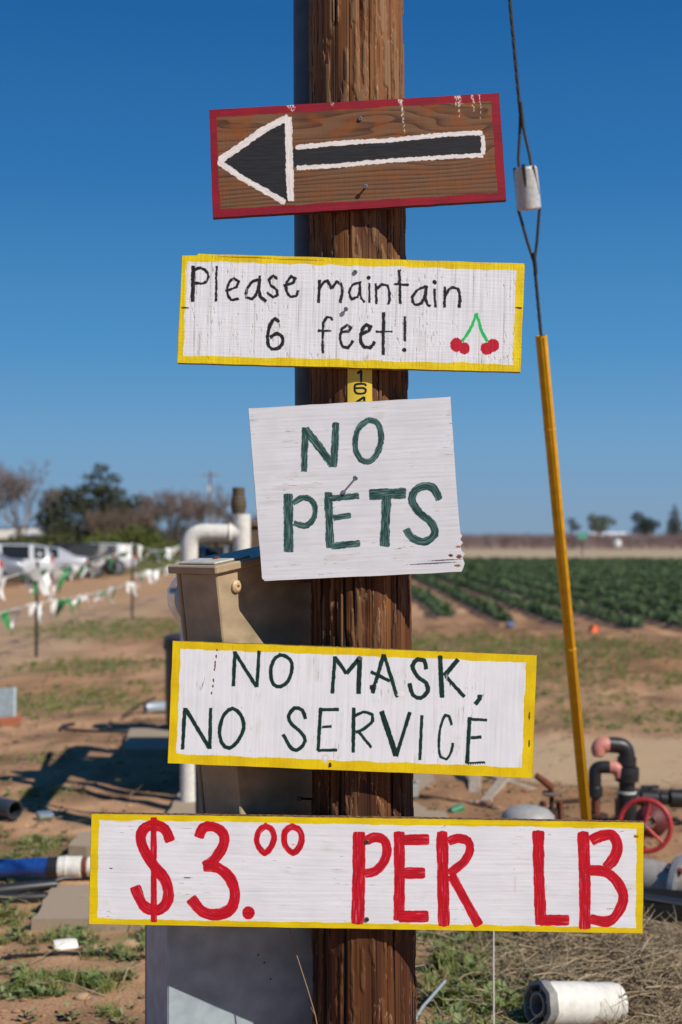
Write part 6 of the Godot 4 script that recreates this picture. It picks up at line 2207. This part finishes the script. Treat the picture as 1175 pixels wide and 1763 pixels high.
# ------------------------------------------------------------------ cars
func car(called: String, label: String, paint: Color, suv: bool, place: Vector3, turn: float, cat := "car") -> void:
	var t := thing(called, label, cat, place, "cars parked along the track")
	t.rotation_degrees.y = turn
	var pm := StandardMaterial3D.new()                         # -x is the nose, +x the tail
	pm.resource_name = called + "_paint"
	pm.albedo_color = paint
	pm.roughness = 0.3 if paint.get_luminance() > 0.3 else 0.45
	pm.clearcoat_enabled = true
	pm.clearcoat = 0.7 if paint.get_luminance() > 0.3 else 0.2
	pm.clearcoat_roughness = 0.08
	# stations from tail to nose: x, top height, half width at the top, belt height
	var sta := [[2.25, 0.80, 0.66, 0.72], [2.20, 1.00, 0.70, 0.90], [1.75, 1.05, 0.72, 0.94], [1.15, 1.40, 0.56, 0.94], [0.2, 1.46, 0.57, 0.92], [-0.35, 1.42, 0.57, 0.91], [-1.15, 0.98, 0.70, 0.88], [-1.95, 0.86, 0.68, 0.80], [-2.2, 0.66, 0.60, 0.60]]
	if suv:
		sta = [[2.24, 0.90, 0.72, 0.84], [2.20, 1.05, 0.74, 0.98], [2.02, 1.60, 0.60, 1.02], [1.5, 1.68, 0.61, 1.02], [0.3, 1.70, 0.62, 1.0], [-0.35, 1.62, 0.61, 0.99], [-1.05, 1.10, 0.72, 0.98], [-1.95, 0.98, 0.70, 0.90], [-2.22, 0.72, 0.62, 0.66]]
	for s in sta:
		for q in [1, 3]:
			s[q] *= 0.86 if suv else 0.93
	var rings := []
	for s in sta:
		var x: float = s[0]
		var end := 0.94 if absf(x) > 2.1 else 1.0
		var ring := []
		for side in [1.0, -1.0]:
			var half := [Vector3(x, 0.24, 0.76 * end), Vector3(x, 0.45, 0.88 * end), Vector3(x, maxf(0.5, s[3] - 0.12), 0.90 * end), Vector3(x, s[3], 0.85 * end), Vector3(x, maxf(s[1] - 0.05, s[3] + 0.01), s[2] + 0.03), Vector3(x, s[1], s[2] - 0.08)]
			if side < 0.0:
				half.reverse()
			for p in half:
				ring.append(Vector3(p.x, p.y, p.z * side))
		rings.append(ring)
	var st := newst()
	st.set_smooth_group(1)
	for k in rings.size() - 1:
		for j in 12:
			var j2 := (j + 1) % 12
			quad(st, rings[k][j], rings[k][j2], rings[k + 1][j2], rings[k + 1][j])
	st.set_smooth_group(-1)
	face_out(st, rings[0], Vector3(0, 0.6, 0))
	face_out(st, rings[rings.size() - 1], Vector3(0, 0.6, 0))
	obj("body", st, pm, t)
	var gl := mat("car_glass", rgb(16, 19, 25), 0.22)
	var i0 := 2 if suv else 3
	for side in [1.0, -1.0]:
		for k in range(i0, i0 + 3):
			var a: Array = sta[k]
			var b: Array = sta[k + 1]
			var x0: float = lerpf(a[0], b[0], 0.10)
			var x1: float = lerpf(a[0], b[0], 0.93)
			st = newst()
			var pt := func(x: float, low: bool) -> Vector3:
				var f: float = (x - a[0]) / (b[0] - a[0])
				var top: float = lerpf(a[1], b[1], f) - 0.045
				var bel: float = lerpf(a[3], b[3], f) + 0.02
				var wt: float = lerpf(a[2], b[2], f) + 0.045
				return Vector3(x, bel if low else maxf(top, bel + 0.02), (0.845 if low else lerpf(0.85, wt, 0.95)) * side)
			face_out(st, [pt.call(x0, true), pt.call(x1, true), pt.call(x1, false), pt.call(x0, false)], Vector3(0, 0.8, 0))
			obj("side_window", st, gl, t)
	st = newst()
	var ra: Array = sta[1 if suv else 2]
	var rb: Array = sta[2 if suv else 3]
	face_out(st, [Vector3(ra[0] + 0.012, ra[1] + 0.06, -0.62), Vector3(ra[0] + 0.012, ra[1] + 0.06, 0.62), Vector3(rb[0] + 0.045, rb[1] - 0.08, 0.5), Vector3(rb[0] + 0.045, rb[1] - 0.08, -0.5)], Vector3(0, 0.8, 0))
	obj("rear_window", st, gl, t)
	for side in [1.0, -1.0]:
		st = newst()
		box(st, Vector3(0.10, 0.26 if suv else 0.15, 0.20), at(2.19, 0.84 if suv else 0.74, side * 0.74), 0.03)
		obj("tail_light", st, mat("tail_red", rgb(206, 40, 44), 0.2), t)
	st = newst()
	box(st, Vector3(0.16, 0.24, 1.62), at(2.22, 0.42, 0), 0.06)
	obj("bumper", st, mat("bumper_dark", rgb(52, 52, 56), 0.6) if suv else pm, t)
	st = newst()
	box(st, Vector3(0.02, 0.13, 0.34), at(2.31, 0.62 if not suv else 0.74, 0), 0.004)
	obj("number_plate", st, mat("plate_white", rgb(214, 214, 206), 0.5), t)
	for wx in [1.36, -1.36]:
		for side in [1.0, -1.0]:
			st = newst()
			var wr := 0.36 if suv else 0.32
			var fr := along(Vector3(wx, wr, side * 0.70), Vector3(wx, wr, side * 1.0))
			lathe(st, [Vector2(0.0, -0.02), Vector2(wr, -0.02), Vector2(wr, 0.19), Vector2(wr - 0.03, 0.225), Vector2(wr - 0.10, 0.222)], 22, fr)
			var wheel := obj("wheel", st, mat("tyre_rubber", rgb(30, 30, 32), 0.8), t)
			st = newst()
			lathe(st, [Vector2(wr - 0.10, 0.215), Vector2(wr - 0.13, 0.19), Vector2(0.07, 0.20), Vector2(0, 0.205)], 16, fr)
			for sp in 5:
				var an := TAU * sp / 5.0
				box(st, Vector3(0.05, 0.02, wr - 0.12), fr * Transform3D(Basis(Vector3.UP, an), Basis(Vector3.UP, an) * Vector3(0, 0.215, (wr - 0.12) / 2.0)))
			obj("rim", st, mat("alloy", rgb(150, 152, 156), 0.35, 0.7), wheel)
	for side in [1.0, -1.0]:
		st = newst()
		box(st, Vector3(0.12, 0.13, 0.18), at(-0.75, 0.94 if not suv else 0.98, side * 0.94), 0.03)
		obj("wing_mirror", st, pm, t)

func car_park() -> void:
	var white := rgb(200, 204, 208)
	car("white_hatchback", "white car nearest the fence, only its tail in view", white, true, Vector3(-12.67, 0, -43.5), 14.0)
	car("grey_hatchback", "grey saloon with a red tail light behind the big white pennant", rgb(112, 120, 130), false, Vector3(-13.22, 0, -49.0), 14.0)
	car("white_estate_car", "white estate car with dark windows and a red tail light", white, true, Vector3(-13.07, 0, -53.0), 16.0)
	car("grey_saloon", "grey saloon between the white estate and the black one", rgb(168, 172, 178), false, Vector3(-12.47, 0, -57.0), 16.0)
	car("black_estate_car", "black estate car with a silver wheel showing behind the pennants", rgb(16, 20, 28), true, Vector3(-12.02, 0, -61.0), 18.0)
	car("small_white_van", "white car last in the row, next to the green verge", white, true, Vector3(-11.82, 0, -65.5), 20.0)
	car("blue_grey_saloon", "dark blue saloon hidden behind the white estate, only its roof showing", rgb(40, 48, 66), true, Vector3(-16.92, 0, -62.0), 14.0)
	car("dark_grey_estate", "dark grey estate behind the grey saloon, only its roof showing", rgb(48, 52, 58), true, Vector3(-16.62, 0, -69.0), 14.0)


# ------------------------------------------------------------------ bunting
func pennant_mesh(sd: int) -> ArrayMesh:
	var r := RandomNumberGenerator.new()
	r.seed = sd
	var st := newst()
	var ln := r.randf_range(0.26, 0.40)
	var wd := r.randf_range(0.11, 0.17)
	var blow := r.randf_range(-0.75, 0.45)
	var n := 5
	var rows := []
	for k in n + 1:
		var f := float(k) / n
		var w := wd * 0.5 * (1.0 - f)
		var c := Vector3(blow * ln * f * 0.8, -ln * f * (1.0 - 0.25 * absf(blow)) + sin(f * 5.0 + sd) * 0.02, sin(f * 4.0 + sd * 2.0) * 0.06 + r.randf_range(-0.1, 0.25) * f * ln)
		rows.append([c + Vector3(-w, 0, 0), c + Vector3(w, 0, sin(f * 3.0 + sd) * 0.03)])
	st.set_smooth_group(1)
	for k in n:
		quad(st, rows[k + 1][0], rows[k + 1][1], rows[k][1], rows[k][0])
	st.generate_normals()
	return st.commit()

func bunting() -> void:
	var meshes := []
	for k in 7:
		meshes.append(pennant_mesh(k + 1))
	var wm := mat("pennant_white", rgb(232, 232, 228), 0.5)
	var gm := mat("pennant_green", rgb(26, 128, 58), 0.5)
	for m in [wm, gm]:
		m.backlight_enabled = true
		m.backlight = Color(0.3, 0.3, 0.3)
	var posts := [[-4.15, -10.2, 1.22], [-4.197, -19.62, 1.25], [-4.262, -29.06, 1.56], [-4.30, -38.5, 1.5]]
	var post_label := ["thin steel fence post closest to the camera side of the bunting", "thin dark fence post where the big white pennant hangs", "thin fence post halfway down the bunting by the black car", "thin fence post at the far end of the bunting"]
	for k in posts.size():
		var p: Array = posts[k]
		var st := newst()
		tube(st, [Vector3(0, -0.2, 0), Vector3(0.0, p[2] * 0.5, 0.0), Vector3(0.01, p[2] + 0.06, 0)], 0.022, 8)
		var o := obj("fence_post", st, mat("post_iron", rgb(74, 66, 62), 0.7, 0.3, "rusty", 6.0))
		o.position = Vector3(p[0], 0, p[1])
		tag(o, post_label[k], "fence post", "posts of the bunting fence")
	var lab := ["lower pennant string between the closest two posts", "lower green and white pennant string between the two visible posts", "lower pennant string beyond the second visible post", "upper pennant string between the closest two posts", "upper pennant string sagging before the cars between the visible posts", "upper pennant string beyond the second visible post"]
	var n := 0
	for level in 2:
		for k in 3:
			var a: Array = posts[k]
			var b: Array = posts[k + 1]
			var ha: float = [0.74, a[2] - 0.02][level]
			var hb: float = [0.74, b[2] - 0.02][level]
			if level == 0 and k == 2:
				hb = 1.02
				ha = 0.9
			var p := Vector3(a[0], ha, a[1])
			var q := Vector3(b[0], hb, b[1])
			var sag := [0.05, 0.16][level] as float
			var t := thing("pennant_string", lab[n], "bunting", Vector3.ZERO, "pennant strings on the fence")
			n += 1
			var pts := []
			for i in 13:
				var f := i / 12.0
				pts.append(p.lerp(q, f) - Vector3(0, sag * 4.0 * f * (1.0 - f), 0))
			var st := newst()
			tube(st, pts, 0.008, 5)
			obj("cord", st, mat("cord_white", rgb(214, 214, 210), 0.8), t)
			var count := 19 if level == 0 else 15
			for i in count:
				var f := (i + 0.5) / count
				var c := p.lerp(q, f) - Vector3(0, sag * 4.0 * f * (1.0 - f), 0)
				var o := put_mesh("pennant", meshes[rng.randi() % 7], gm if ((i + k) % 3 == 1 and (level == 1 or rng.randf() < 0.6)) or rng.randf() < 0.12 else wm, t)
				o.position = c
				o.rotation = Vector3(rng.randf_range(-0.8, 0.9), rng.randf_range(0.2, 2.2), rng.randf_range(-0.7, 0.4))
				o.scale = Vector3.ONE * (rng.randf_range(0.65, 1.15) if level == 0 else rng.randf_range(0.75, 1.35))
	# the large loose pennant at the first visible post
	var st := newst()
	st.set_smooth_group(1)
	var rows := []
	for k in 7:
		var f := k / 6.0
		var c := Vector3(-0.16 + 0.30 * f, 1.30 - 0.42 * f + 0.04 * sin(f * 4.0), 0.04 * sin(f * 6.0))
		var w := 0.085 * (1.0 - 0.55 * f)
		rows.append([c + Vector3(-w, -w * 0.4, 0), c + Vector3(w, w * 0.5, 0.02 * sin(f * 5.0))])
	for k in 6:
		quad(st, rows[k + 1][0], rows[k + 1][1], rows[k][1], rows[k][0])
	var big := obj("loose_pennant", st, wm)
	big.position = Vector3(-4.19, 0, -19.58)
	tag(big, "large twisted white pennant blown against the first visible post", "pennant")
